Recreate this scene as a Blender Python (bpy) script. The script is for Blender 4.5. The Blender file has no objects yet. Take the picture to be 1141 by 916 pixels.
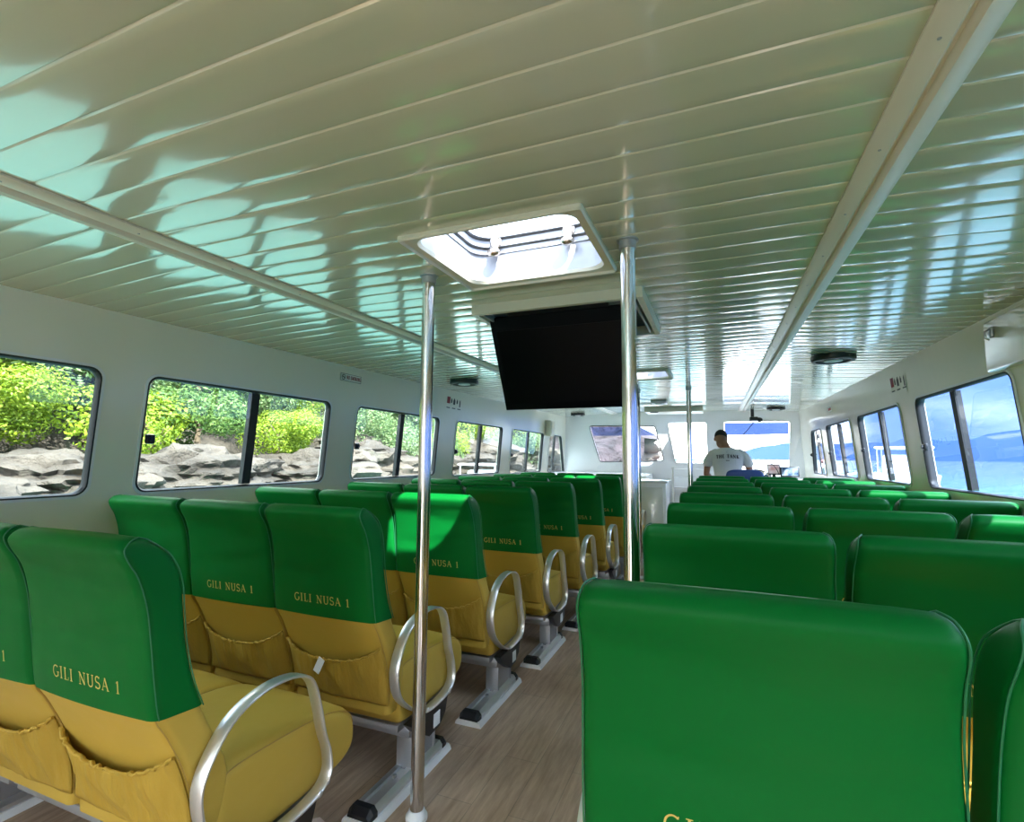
import bpy, bmesh, math, random
from mathutils import Vector, Matrix, noise
from mathutils.bvhtree import BVHTree
PI = math.pi
random.seed(7)
scn = bpy.context.scene
COL = scn.collection

# ------------------------------------------------------------------ helpers
def link(o, parent=None):
    COL.objects.link(o)
    if parent is not None:
        o.parent = parent
    return o

def obj(name, bm, mat, parent=None, smooth=True, loc=None, angle=None):
    me = bpy.data.meshes.new(name)
    bmesh.ops.recalc_face_normals(bm, faces=bm.faces)
    bm.to_mesh(me); bm.free()
    mats = mat if isinstance(mat, (list, tuple)) else [mat]
    for m in mats: me.materials.append(m)
    if smooth:
        for p in me.polygons: p.use_smooth = True
        if angle is None: angle = 40
        try: me.set_sharp_from_angle(angle=math.radians(angle))
        except Exception: pass
    o = bpy.data.objects.new(name, me)
    link(o, parent)
    if loc is not None: o.location = loc
    return o

def thing(name, label, cat, loc=(0, 0, 0), rotz=0, group=None):
    o = bpy.data.objects.new(name, None); COL.objects.link(o)
    o.empty_display_size = .1
    o.location = loc; o.rotation_euler = (0, 0, rotz)
    o['label'] = label; o['category'] = cat
    if group: o['group'] = group
    return o

def tag(o, label, cat, group=None, kind=None):
    o['label'] = label; o['category'] = cat
    if group: o['group'] = group
    if kind: o['kind'] = kind
    return o

def struct(o):
    o['kind'] = 'structure'; return o

def kids(o):
    return [c for c in bpy.data.objects if c.parent == o]

def copy_tree(o, parent=None, childmap=None):
    c = o.copy(); COL.objects.link(c); c.parent = parent
    for ch in (childmap or CH)(o):
        copy_tree(ch, c, childmap)
    return c
def CH(o): return list(o.children)

def box(bm, cx, cy, cz, sx, sy, sz, bev=0, seg=2, mat=None, rot=None, mi=0):
    r = bmesh.ops.create_cube(bm, size=1)
    vs = r['verts']
    bmesh.ops.scale(bm, vec=(sx, sy, sz), verts=vs)
    fs = list({f for v in vs for f in v.link_faces})
    if bev > 0:
        es = list({e for v in vs for e in v.link_edges})
        rr = bmesh.ops.bevel(bm, geom=es, offset=bev, segments=seg, affect='EDGES', profile=.5)
        fs = [f for f in rr['faces']]
        vs = set(vs) | {v for f in fs for v in f.verts}
        vs = [v for v in vs if v.is_valid]
        # collect whole island
        seen = set(vs); st = list(vs)
        while st:
            v = st.pop()
            for e in v.link_edges:
                w = e.other_vert(v)
                if w not in seen: seen.add(w); st.append(w)
        vs = list(seen)
    if mi:
        for v in vs:
            for f in v.link_faces: f.material_index = mi
    if rot is not None:
        bmesh.ops.rotate(bm, cent=(0, 0, 0), matrix=rot, verts=vs)
    bmesh.ops.translate(bm, vec=(cx, cy, cz), verts=vs)
    return vs

def loft(bm, rings, closed=True, cap=True, mi=0):
    """rings: list of lists of points (same count)."""
    vr = [[bm.verts.new(p) for p in r] for r in rings]
    n = len(vr[0])
    for a, b in zip(vr[:-1], vr[1:]):
        rng = range(n) if closed else range(n - 1)
        for i in rng:
            j = (i + 1) % n
            f = bm.faces.new((a[i], a[j], b[j], b[i])); f.material_index = mi
    if cap and closed:
        for r in (vr[0][::-1], vr[-1]):
            try: f = bm.faces.new(r); f.material_index = mi
            except ValueError: pass
    return vr

def tube(bm, pts, r, n=10, closed=False, mi=0, caps=True):
    pts = [Vector(p) for p in pts]
    m = len(pts)
    rr = r if isinstance(r, (list, tuple)) else [r] * m
    rings = []; prev = None
    for i, p in enumerate(pts):
        if closed: t = (pts[(i + 1) % m] - pts[i - 1])
        elif i == 0: t = pts[1] - pts[0]
        elif i == m - 1: t = pts[-1] - pts[-2]
        else: t = (pts[i + 1] - pts[i - 1])
        t.normalize()
        if prev is None:
            a = Vector((0, 0, 1)) if abs(t.z) < .9 else Vector((1, 0, 0))
            u = t.cross(a).normalized()
        else:
            u = (prev - t * prev.dot(t)).normalized()
        prev = u; v = t.cross(u)
        rings.append([p + (u * math.cos(2 * PI * k / n) + v * math.sin(2 * PI * k / n)) * rr[i] for k in range(n)])
    if closed: rings.append(rings[0]); 
    if closed:
        vr = [[bm.verts.new(p) for p in q] for q in rings[:-1]]; vr.append(vr[0])
        for a, b in zip(vr[:-1], vr[1:]):
            for i in range(n):
                j = (i + 1) % n
                bm.faces.new((a[i], a[j], b[j], b[i])).material_index = mi
    else:
        loft(bm, rings, True, caps, mi)

def band(bm, pts, w, t, axis=Vector((1, 0, 0)), closed=True, mi=0):
    """flat bar following a loop of points in a plane normal to axis; w along axis, t thickness."""
    pts = [Vector(p) for p in pts]; m = len(pts); rings = []
    for i, p in enumerate(pts):
        if closed: tg = pts[(i + 1) % m] - pts[i - 1]
        else: tg = pts[min(i + 1, m - 1)] - pts[max(i - 1, 0)]
        tg.normalize(); nn = axis.cross(tg).normalized()
        rings.append([p + axis * (a * w / 2) + nn * (b * t / 2) for a, b in
                      ((-1, -.5), (-.85, -1), (.85, -1), (1, -.5), (1, .5), (.85, 1), (-.85, 1), (-1, .5))])
    vr = [[bm.verts.new(p) for p in q] for q in rings]
    seq = list(zip(vr, vr[1:] + [vr[0]])) if closed else list(zip(vr[:-1], vr[1:]))
    for a, b in seq:
        for i in range(8):
            j = (i + 1) % 8
            bm.faces.new((a[i], a[j], b[j], b[i])).material_index = mi
    if not closed:
        bm.faces.new(vr[0][::-1]); bm.faces.new(vr[-1])

def catmull(P, n, closed=False):
    """P list of tuples (any dim) -> n points per segment."""
    out = []; m = len(P)
    seg = m if closed else m - 1
    for i in range(seg):
        g = lambda k: P[k % m] if closed else P[max(0, min(m - 1, k))]
        p0, p1, p2, p3 = g(i - 1), g(i), g(i + 1), g(i + 2)
        for k in range(n):
            t = k / n
            out.append(tuple(.5 * ((2 * b) + (-a + c) * t + (2 * a - 5 * b + 4 * c - d) * t * t + (-a + 3 * b - 3 * c + d) * t ** 3)
                             for a, b, c, d in zip(p0, p1, p2, p3)))
    if not closed: out.append(tuple(P[-1]))
    return out

def rrect(w, h, r, ne=4, nc=4):
    """rounded rectangle loop centred, full size w x h, ne points per edge interior"""
    r = min(r, w / 2 * .98, h / 2 * .98); pts = []
    cs = [(w / 2 - r, h / 2 - r, 0), (-w / 2 + r, h / 2 - r, 90), (-w / 2 + r, -h / 2 + r, 180), (w / 2 - r, -h / 2 + r, 270)]
    for q, (cx, cy, a0) in enumerate(cs):
        for k in range(nc + 1):
            a = math.radians(a0 + 90 * k / nc)
            pts.append((cx + r * math.cos(a), cy + r * math.sin(a)))
        nx = cs[(q + 1) % 4]; a = math.radians(a0 + 90)
        e0 = (cx + r * math.cos(a), cy + r * math.sin(a)); e1 = (nx[0] + r * math.cos(a), nx[1] + r * math.sin(a))
        for k in range(1, ne + 1):
            t = k / (ne + 1); pts.append((e0[0] + (e1[0] - e0[0]) * t, e0[1] + (e1[1] - e0[1]) * t))
    return pts

def disc(bm, c, r, h, n=24, axis='Z', r2=None, mi=0):
    c = Vector(c); r2 = r if r2 is None else r2
    ax = {'Z': (Vector((1, 0, 0)), Vector((0, 1, 0)), Vector((0, 0, 1))),
          'X': (Vector((0, 1, 0)), Vector((0, 0, 1)), Vector((1, 0, 0))),
          'Y': (Vector((1, 0, 0)), Vector((0, 0, 1)), Vector((0, 1, 0)))}[axis]
    u, v, w = ax
    loft(bm, [[c + w * z + (u * math.cos(2 * PI * k / n) + v * math.sin(2 * PI * k / n)) * q for k in range(n)]
              for z, q in ((-h / 2, r), (h / 2, r2))], True, True, mi)

def lathe(bm, prof, c=(0, 0, 0), n=24, mi=0):
    c = Vector(c)
    loft(bm, [[c + Vector((r * math.cos(2 * PI * k / n), r * math.sin(2 * PI * k / n), z)) for k in range(n)] for r, z in prof], True, True, mi)

def sphere(bm, c, r, sc=(1, 1, 1), n=16, mi=0, rot=None):
    q = bmesh.ops.create_uvsphere(bm, u_segments=n, v_segments=n // 2 + 2, radius=r)
    bmesh.ops.scale(bm, vec=sc, verts=q['verts'])
    if rot is not None: bmesh.ops.rotate(bm, cent=(0, 0, 0), matrix=rot, verts=q['verts'])
    bmesh.ops.translate(bm, vec=c, verts=q['verts'])
    if mi:
        for v in q['verts']:
            for f in v.link_faces: f.material_index = mi

# ------------------------------------------------------------------ materials
def mat(name, col=(.5, .5, .5), rough=.5, metal=0., spec=.5, coat=0., coat_r=.05, ior=1.5, sheen=0.):
    m = bpy.data.materials.new(name); m.use_nodes = True
    b = m.node_tree.nodes['Principled BSDF']
    b.inputs['Base Color'].default_value = (*col, 1)
    b.inputs['Roughness'].default_value = rough
    b.inputs['Metallic'].default_value = metal
    b.inputs['Specular IOR Level'].default_value = spec
    b.inputs['IOR'].default_value = ior
    b.inputs['Coat Weight'].default_value = coat
    b.inputs['Coat Roughness'].default_value = coat_r
    b.inputs['Sheen Weight'].default_value = sheen
    return m
def N(m, t, **kw):
    n = m.node_tree.nodes.new(t)
    for k, v in kw.items():
        if hasattr(n, k): setattr(n, k, v)
        else: n.inputs[k].default_value = v
    return n
def L(m, a, ao, b, bi): m.node_tree.links.new(a.outputs[ao], b.inputs[bi])
def B(m): return m.node_tree.nodes['Principled BSDF']
def coords(m, scale=(1, 1, 1), kind='Object', rot=(0, 0, 0)):
    tc = N(m, 'ShaderNodeTexCoord'); mp = N(m, 'ShaderNodeMapping')
    mp.inputs['Scale'].default_value = scale; mp.inputs['Rotation'].default_value = rot
    L(m, tc, kind, mp, 'Vector'); return mp
def bump(m, scale, strength, dist=.01, detail=4, stretch=(1, 1, 1), prev=None, rough=.5):
    mp = coords(m, stretch); nz = N(m, 'ShaderNodeTexNoise', Scale=scale, Detail=detail, Roughness=rough)
    L(m, mp, 0, nz, 'Vector')
    bp = N(m, 'ShaderNodeBump', Strength=strength, Distance=dist); L(m, nz, 0, bp, 'Height')
    if prev is not None: L(m, prev, 0, bp, 'Normal')
    L(m, bp, 0, B(m), 'Normal'); return bp
def vary(m, c1, c2, scale=5, detail=3, stretch=(1, 1, 1), lo=.35, hi=.65):
    mp = coords(m, stretch); nz = N(m, 'ShaderNodeTexNoise', Scale=scale, Detail=detail); L(m, mp, 0, nz, 'Vector')
    cr = N(m, 'ShaderNodeValToRGB'); cr.color_ramp.elements[0].position = lo; cr.color_ramp.elements[1].position = hi
    cr.color_ramp.elements[0].color = (*c1, 1); cr.color_ramp.elements[1].color = (*c2, 1)
    L(m, nz, 0, cr, 0); L(m, cr, 0, B(m), 'Base Color'); return cr

M = {}
g = M['green'] = mat('green_vinyl', (.0, .125, .018), .5, spec=.14)
b1 = bump(g, 900, .10, .002); bump(g, 6, .22, .02, stretch=(1, 1, 1.6), prev=b1, detail=1)
M['green_trim'] = mat('green_seam', (.01, .16, .06), .5)
y_ = M['yellow'] = mat('yellow_vinyl', (.54, .355, .055), .5, spec=.35)
b1 = bump(y_, 800, .12, .002); bump(y_, 8, .22, .02, stretch=(1, 1, 1.5), prev=b1, detail=2)
M['yellow_pocket'] = mat('yellow_pocket_fabric', (.47, .30, .043), .62, spec=.25)
b1 = bump(M['yellow_pocket'], 700, .1, .002); bump(M['yellow_pocket'], 16, .5, .02, stretch=(2.2, 1, .6), prev=b1)
M['seam'] = mat('seam', (.42, .26, .05), .6)
M['gold'] = mat('gold_thread', (.62, .47, .12), .5, spec=.3)
M['alu'] = mat('brushed_aluminium', (.78, .78, .79), .34, metal=.85); bump(M['alu'], 60, .05, .003, stretch=(1, 12, 1))
M['alu_grey'] = mat('grey_aluminium', (.42, .43, .46), .4, metal=.6)
M['steel'] = mat('polished_steel', (.66, .64, .62), .13, metal=1.); bump(M['steel'], 5, .05, .01, stretch=(1, 1, 1))
M['black'] = mat('black_plastic', (.012, .012, .014), .35)
M['rubber'] = mat('black_rubber', (.015, .016, .018), .6)
M['screen'] = mat('black_screen', (.003, .003, .004), .3, spec=.12)
M['bezel'] = mat('black_bezel', (.004, .004, .005), .5, spec=.05)
M['whitep'] = mat('white_plastic', (.8, .8, .79), .4)
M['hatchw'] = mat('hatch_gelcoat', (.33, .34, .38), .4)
M['gel'] = mat('white_gelcoat', (.74, .75, .72), .22, spec=.6, coat=.5, coat_r=.1); bump(M['gel'], 3, .12, .02)
M['gelw'] = mat('bright_white_gelcoat', (.84, .85, .87), .25, coat=.4); bump(M['gelw'], 3, .06, .02)
M['wall'] = mat('wall_gelcoat', (.86, .84, .73), .26, spec=.6, coat=.4, coat_r=.12); bump(M['wall'], 2.2, .22, .03)
M['panel'] = mat('ceiling_pvc', (.60, .60, .455), .17, spec=.7, coat=.9, coat_r=.075, ior=1.6)
bump(M['panel'], 1.5, .10, .02, stretch=(.6, 2.5, 1))
B(M['panel']).inputs['Coat IOR'].default_value = 1.7
M['trimm'] = mat('ceiling_trim', (.74, .69, .58), .35)
M['paper'] = mat('paper', (.85, .85, .84), .7)
M['red'] = mat('red_print', (.32, .02, .035), .6)
M['darkprint'] = mat('dark_print', (.05, .045, .05), .6)
M['skin'] = mat('skin', (.36, .17, .10), .5, spec=.3)
M['hair'] = mat('hair', (.018, .014, .012), .7)
M['shirt'] = mat('shirt_cotton', (.66, .67, .66), .85); bump(M['shirt'], 12, .5, .02, stretch=(2, 2, .5))
M['shorts'] = mat('navy_cotton', (.03, .04, .08), .85)
M['navy'] = mat('navy_vinyl', (.015, .06, .22), .45)
M['bronze'] = mat('chromed_bronze', (.62, .55, .48), .22, metal=1.)

def glass(name, tint, fac=.9):
    m = bpy.data.materials.new(name); m.use_nodes = True; nt = m.node_tree; nt.nodes.clear()
    o = nt.nodes.new('ShaderNodeOutputMaterial'); mx = nt.nodes.new('ShaderNodeMixShader')
    tr = nt.nodes.new('ShaderNodeBsdfTransparent'); tr.inputs[0].default_value = (*tint, 1)
    gl = nt.nodes.new('ShaderNodeBsdfGlossy'); gl.inputs['Roughness'].default_value = .01
    ge = nt.nodes.new('ShaderNodeNewGeometry'); dt = nt.nodes.new('ShaderNodeVectorMath'); dt.operation = 'DOT_PRODUCT'
    nt.links.new(ge.outputs['Normal'], dt.inputs[0]); nt.links.new(ge.outputs['Incoming'], dt.inputs[1])
    def mth(op, a, b):
        q = nt.nodes.new('ShaderNodeMath'); q.operation = op
        for i, v in enumerate((a, b)):
            if v is None: continue
            if isinstance(v, (int, float)): q.inputs[i].default_value = v
            else: nt.links.new(v, q.inputs[i])
        return q.outputs[0]
    ab = mth('ABSOLUTE', dt.outputs['Value'], None); om = mth('SUBTRACT', 1.0, ab); pw = mth('POWER', om, 5.0)
    fr = mth('ADD', mth('MULTIPLY', pw, .90), .06)      # Schlick, two faces of one sheet
    nt.links.new(fr, mx.inputs[0]); nt.links.new(tr.outputs[0], mx.inputs[1]); nt.links.new(gl.outputs[0], mx.inputs[2])
    nt.links.new(mx.outputs[0], o.inputs[0]); return m
M['glass'] = glass('window_glass', (.80, .86, .82))
M['glass_blue'] = glass('blue_tinted_glass', (.56, .66, .80))
M['glass_clear'] = glass('clear_glass', (.93, .95, .96))
M['glass_smoke'] = glass('blue_film_glass', (.30, .42, .78))
M['film'] = glass('dark_blue_film', (.020, .036, .11))
M['acrylic'] = glass('clear_acrylic', (.9, .94, .98))

# wood-look vinyl floor
fm = M['floor'] = mat('wood_floor', (.4, .28, .2), .42, spec=.45)
mp = coords(fm, (1, 1, 1), rot=(0, 0, PI / 2))
bk = N(fm, 'ShaderNodeTexBrick', Scale=1.0); bk.offset = .37
bk.inputs['Brick Width'].default_value = .92; bk.inputs['Row Height'].default_value = .15
bk.inputs['Mortar Size'].default_value = .0012; bk.inputs['Mortar'].default_value = (.3, .24, .18, 1)
bk.inputs['Color1'].default_value = (.58, .42, .30, 1); bk.inputs['Color2'].default_value = (.52, .37, .26, 1)
L(fm, mp, 0, bk, 'Vector')
mp2 = coords(fm, (16, 1.6, 1)); nz = N(fm, 'ShaderNodeTexNoise', Scale=2.2, Detail=7, Roughness=.65); L(fm, mp2, 0, nz, 'Vector')
cr = N(fm, 'ShaderNodeValToRGB'); cr.color_ramp.elements[0].position = .3; cr.color_ramp.elements[1].position = .72
cr.color_ramp.elements[0].color = (.62, .58, .54, 1); cr.color_ramp.elements[1].color = (1.12, 1.12, 1.12, 1)
L(fm, nz, 0, cr, 0)
mx = N(fm, 'ShaderNodeMix', data_type='RGBA', blend_type='MULTIPLY'); mx.inputs[0].default_value = 1
L(fm, bk, 'Color', mx, 6); L(fm, cr, 0, mx, 7); L(fm, mx, 2, B(fm), 'Base Color')

# ------------------------------------------------------------------ camera (calibrated)
F_PX = 563.14
yaw, pitch, roll = 0.385955, 0.0912028, 0.0078069
cyw, sy, cp, sp = math.cos(yaw), math.sin(yaw), math.cos(pitch), math.sin(pitch)
fv = Vector((-sy * cp, cyw * cp, sp)); rv = Vector((cyw, sy, 0)); uv = rv.cross(fv)
c_, s_ = math.cos(roll), math.sin(roll)
R0 = rv * c_ + uv * s_; U0 = -rv * s_ + uv * c_
cam = bpy.data.cameras.new('camera'); camo = bpy.data.objects.new('camera', cam); COL.objects.link(camo)
cam.sensor_width = 36; cam.sensor_fit = 'HORIZONTAL'; cam.lens = F_PX / 1141 * 36; cam.clip_start = .02; cam.clip_end = 20000
mw = Matrix((( R0.x, U0.x, -fv.x, 0), (R0.y, U0.y, -fv.y, 0), (R0.z, U0.z, -fv.z, 1.312), (0, 0, 0, 1)))
camo.matrix_world = mw
scn.camera = camo

# ------------------------------------------------------------------ cabin shell
def zc(y): return 2.012 + .01123 * y            # underside of the centre ceiling
XL, XR = -1.663, .339                           # inner edges of the two ceiling trims
SILL_L = lambda y: 1.12 - max(0, y - 4.8) * .018
def wx(side, z):                                # wall inner face
    t = (z - 1.12) * .09 if z > 1.12 else (z - 1.12) * .02
    return (-2.715 + t) if side < 0 else (1.30 - t)
Y0, Y1 = -2.8, 9.75

bm = bmesh.new()                                 # floor
for (x0, x1, y0, y1) in ((-2.72, 1.32, -3.4, 9.9),):
    vs = [bm.verts.new(p) for p in ((x0, y0, 0), (x1, y0, 0), (x1, y1, 0), (x0, y1, 0))]
    bm.faces.new(vs)
    r = bmesh.ops.extrude_face_region(bm, geom=bm.faces[:])
    bmesh.ops.translate(bm, vec=(0, 0, -.04), verts=[v for v in r['geom'] if isinstance(v, bmesh.types.BMVert)])
struct(obj('floor', bm, M['floor'], smooth=False))

# ceiling planks with recessed joints, cut around the two hatches and the added third opening
DY = .11168; PH = .3658
HATCH = [(-.932, -.358, 1.352, 1.858), (-.905, -.385, 4.40, 4.87), (-.95, -.30, 8.68, 9.06)]
def cross(x, y):
    z = zc(y)
    if x < XL: z -= .042 * (XL - x) / (2.66 + XL)
    if x > XR: z -= .046 * (x - XR) / (1.25 - XR)
    return z
bm = bmesh.new()
i0 = int((Y0 - PH) / DY) - 1; i1 = int((Y1 - PH) / DY) + 1
for i in range(i0, i1 + 1):
    ya, yb = PH + DY * i, PH + DY * (i + 1)
    tilt = random.uniform(-.0006, .0006)
    prof = []
    for t in (0, .22, .5, .78, 1):
        yy = ya + .0055 + (DY - .011) * t
        prof.append((yy, -.0008 * (1 - (2 * t - 1) ** 2) + tilt * (t - .5)))
    prof = [(ya, .0040), (ya + .0008, .0040)] + [(ya + .0045, .0004)] + prof + [(yb - .0025, .0004), (yb - .0008, .0040), (yb, .0040)]
    for (xa, xb) in ((-2.78, XL), (XL, XR), (XR, 1.36)):
        xs = [xa, (xa + xb) / 2, xb]
        def strip(x0, x1, pr):
            rings = [[(x, q[0], cross(x, q[0]) + q[1]) for q in pr] for x in (x0, x1)]
            va = [[bm.verts.new(p) for p in r] for r in rings]
            for k in range(len(pr) - 1):
                bm.faces.new((va[0][k], va[0][k + 1], va[1][k + 1], va[1][k]))
        done = False
        if xa == XL:
            for (hx0, hx1, hy0, hy1) in HATCH:
                if yb > hy0 and ya < hy1:
                    done = True
                    strip(xa, hx0, prof); strip(hx1, xb, prof)
                    if ya < hy0:
                        pr = [q for q in prof if q[0] < hy0 - .001] + [(hy0, 0)]; strip(hx0, hx1, pr)
                    if yb > hy1:
                        pr = [(hy1, 0)] + [q for q in prof if q[0] > hy1 + .001]; strip(hx0, hx1, pr)
        if not done: strip(xa, xb, prof)
ceil = obj('ceiling', bm, M['panel'], smooth=True, angle=25)
struct(ceil)

# ceiling trims (two long H profiles with a centre groove)
for n, (xc) in enumerate((XL - .05, XR + .05)):
    bm = bmesh.new()
    pr = [(-.055, .0), (-.055, -.006), (-.040, -.012), (-.012, -.014), (-.006, -.010), (-.004, -.004), (.004, -.004), (.006, -.010), (.012, -.022), (.040, -.020), (.052, -.012), (.052, 0)]
    if n == 0: pr = [(-a, b) for a, b in pr][::-1]
    loft(bm, [[(xc + a, y, zc(y) + b - .0012) for a, b in pr] for y in (Y0, 2.5, 6, Y1)], closed=False)
    t = struct(obj('trim_%d' % (n + 1), bm, M['trimm'], smooth=True, angle=30))
    bm = bmesh.new()
    k = 0
    y = Y0 + .1
    while y < 5:
        disc(bm, (xc + (-.03 if n else .03), y, zc(y) - .0145), .0035, .002, 8); y += .335
    s = obj('screw', bm, M['alu_grey'], t); s['kind'] = 'stuff'

# walls with window openings
def rounded(y0, y1, z0, z1, r, sl=0, sr=0, n=5):
    """loop in (y,z); sl/sr shift of the top corners"""
    cs = [(y1 - r, z1 - r, 0, sr), (y0 + r, z1 - r, 90, sl), (y0 + r, z0 + r, 180, 0), (y1 - r, z0 + r, 270, 0)]
    out = []
    for cy, cz, a0, sh in cs:
        for k in range(n + 1):
            a = math.radians(a0 + 90 * k / n)
            yy, zz = cy + r * math.cos(a), cz + r * math.sin(a)
            f = (zz - z0) / (z1 - z0)
            base = (sr if a0 in (0, 270) else sl)
            out.append((yy + base * f, zz))
    return out
WL = [(-2.7, -1.85, 1.12, 1.71, 0), (-1.55, -.22, 1.12, 1.71, 0), (.06, 1.45, 1.12, 1.712, 0), (1.655, 2.965, 1.12, 1.712, 0), (3.26, 4.56, 1.12, 1.712, 0),
      (4.93, 6.23, 1.10, 1.71, 0), (6.58, 7.95, 1.075, 1.71, 0), (8.3, 9.35, 1.05, 1.705, -.38)]
WR = [(-2.7, -1.9, 1.13, 1.725, 0), (-1.60, -.30, 1.13, 1.725, 0), (-.1, 1.15, 1.13, 1.725, 0), (1.40, 2.66, 1.13, 1.725, 0), (2.95, 4.17, 1.13, 1.725, 0), (4.49, 5.70, 1.13, 1.725, 0),
      (6.00, 7.22, 1.12, 1.725, 0), (7.6, 8.55, 1.11, 1.72, -.25)]
def wall(name, side, wins, yA=Y0, yB=Y1, zt=2.06):
    bm = bmesh.new()
    def addloop(pts):
        vs = [bm.verts.new((0, p[0], p[1])) for p in pts]
        es = []
        for a, b in zip(vs, vs[1:] + [vs[0]]): es.append(bm.edges.new((a, b)))
        return es
    outer = []
    ny = 26
    for i in range(ny): outer.append((yA + (yB - yA) * i / ny, -.04))
    outer += [(yB, -.04), (yB, 1.12)]
    for i in range(ny): outer.append((yB + (yA - yB) * i / ny, zt + .05))
    outer += [(yA, zt + .05), (yA, 1.12)]
    es = addloop(outer)
    for w in wins: es += addloop(rounded(w[0], w[1], w[2], w[3], .055, 0, w[4]))
    bmesh.ops.triangle_fill(bm, edges=es, use_beauty=True, use_dissolve=False)
    for v in bm.verts: v.co.x = wx(side, v.co.z)
    # outward thickness
    me_faces = bm.faces[:]
    r = bmesh.ops.extrude_face_region(bm, geom=me_faces)
    bmesh.ops.translate(bm, vec=(side * .05, 0, 0), verts=[v for v in r['geom'] if isinstance(v, bmesh.types.BMVert)])
    return struct(obj(name, bm, M['wall'], smooth=True, angle=30))
wall('wall_left', -1, WL); wall('wall_right', 1, WR)

def window(idx, side, w, gl, split, latch=True):
    y0, y1, z0, z1, sh = w
    root = struct(thing('window_%d' % idx, '', '', (0, 0, 0)))
    del root['label']; del root['category']
    X = lambda z, off: wx(side, z) + side * off
    lo = rounded(y0, y1, z0, z1, .055, 0, sh, 6); li = rounded(y0 + .015, y1 - .015, z0 + .013, z1 - .013, .048, 0, sh, 6)
    bm = bmesh.new()
    rings = [[(X(z, -.006), y, z) for y, z in lo], [(X(z, -.008), y, z) for y, z in [((a[0] + b[0]) / 2, (a[1] + b[1]) / 2) for a, b in zip(lo, li)]],
             [(X(z, .002), y, z) for y, z in li], [(X(z, .022), y, z) for y, z in li], [(X(z, .045), y, z) for y, z in lo]]
    loft(bm, rings, True, False)
    obj('gasket', bm, M['rubber'], root)
    # thin white reveal around the gasket
    bm = bmesh.new()
    lw = rounded(y0 - .012, y1 + .012, z0 - .012, z1 + .012, .065, 0, sh, 6)
    loft(bm, [[(X(z, -.0015), y, z) for y, z in lw], [(X(z, -.007), y, z) for y, z in lw], [(X(z, -.007), y, z) for y, z in lo]], True, False)
    obj('surround', bm, M['gelw'], root)
    # panes: one behind the other like a slider
    def pane(pts, off):
        bm = bmesh.new()
        bm.faces.new([bm.verts.new((X(z, off), y, z)) for y, z in pts])
        obj('pane', bm, gl, root, smooth=False)
    ys = y0 + (y1 - y0) * split
    cl = lambda pts, a, b: [(min(max(y, a), b), z) for y, z in pts]
    if split > 0:
        def dedupe(p):
            out = []
            for q in p:
                if not out or (abs(q[0] - out[-1][0]) + abs(q[1] - out[-1][1])) > 1e-4: out.append(q)
            return out
        pane(dedupe(cl(li, y0, ys + .02)), .008); pane(dedupe(cl(li, ys - .02, y1)), .018)
        bm = bmesh.new()
        for off, dy in ((.018, .0),):
            loft(bm, [[(X(z, .036), ys - .028, z), (X(z, .036), ys + .03, z), (X(z, .004), ys + .03, z), (X(z, .004), ys - .028, z)] for z in (z0 + .016, z1 - .016)])
        obj('mullion', bm, M['rubber'], root, smooth=False)
        if latch:
            zm = z0 + .27
            yl = y0 + .045 if side < 0 else y1 - .045
            bm = bmesh.new(); box(bm, X(zm, -.004), yl, zm, .022, .045, .05, .008); disc(bm, (X(zm, -.016), yl, zm), .013, .016, 12, 'X')
            obj('latch', bm, M['black'], root)
    else: pane(li, .012)
    return root
n = 0
for k, w in enumerate(WL): n += 1; window(n, -1, w, M['glass'], [0, .5, 0, .5, .5, .5, .5, .3][k])
for k, w in enumerate(WR): n += 1; window(n, 1, w, M['glass_blue'], [0, .5, .5, .5, .54, .45, .5, .4][k])

# sill moulding below the windows
for nm, side in (('trim_3', -1), ('trim_4', 1)):
    bm = bmesh.new()
    loft(bm, [[(wx(side, .84) - side * a, y, .84 + b) for a, b in ((-.002, -.03), (.012, -.026), (.018, 0), (.012, .02), (-.002, .026))] for y in (Y0, Y1)])
    struct(obj(nm, bm, M['wall']))

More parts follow.
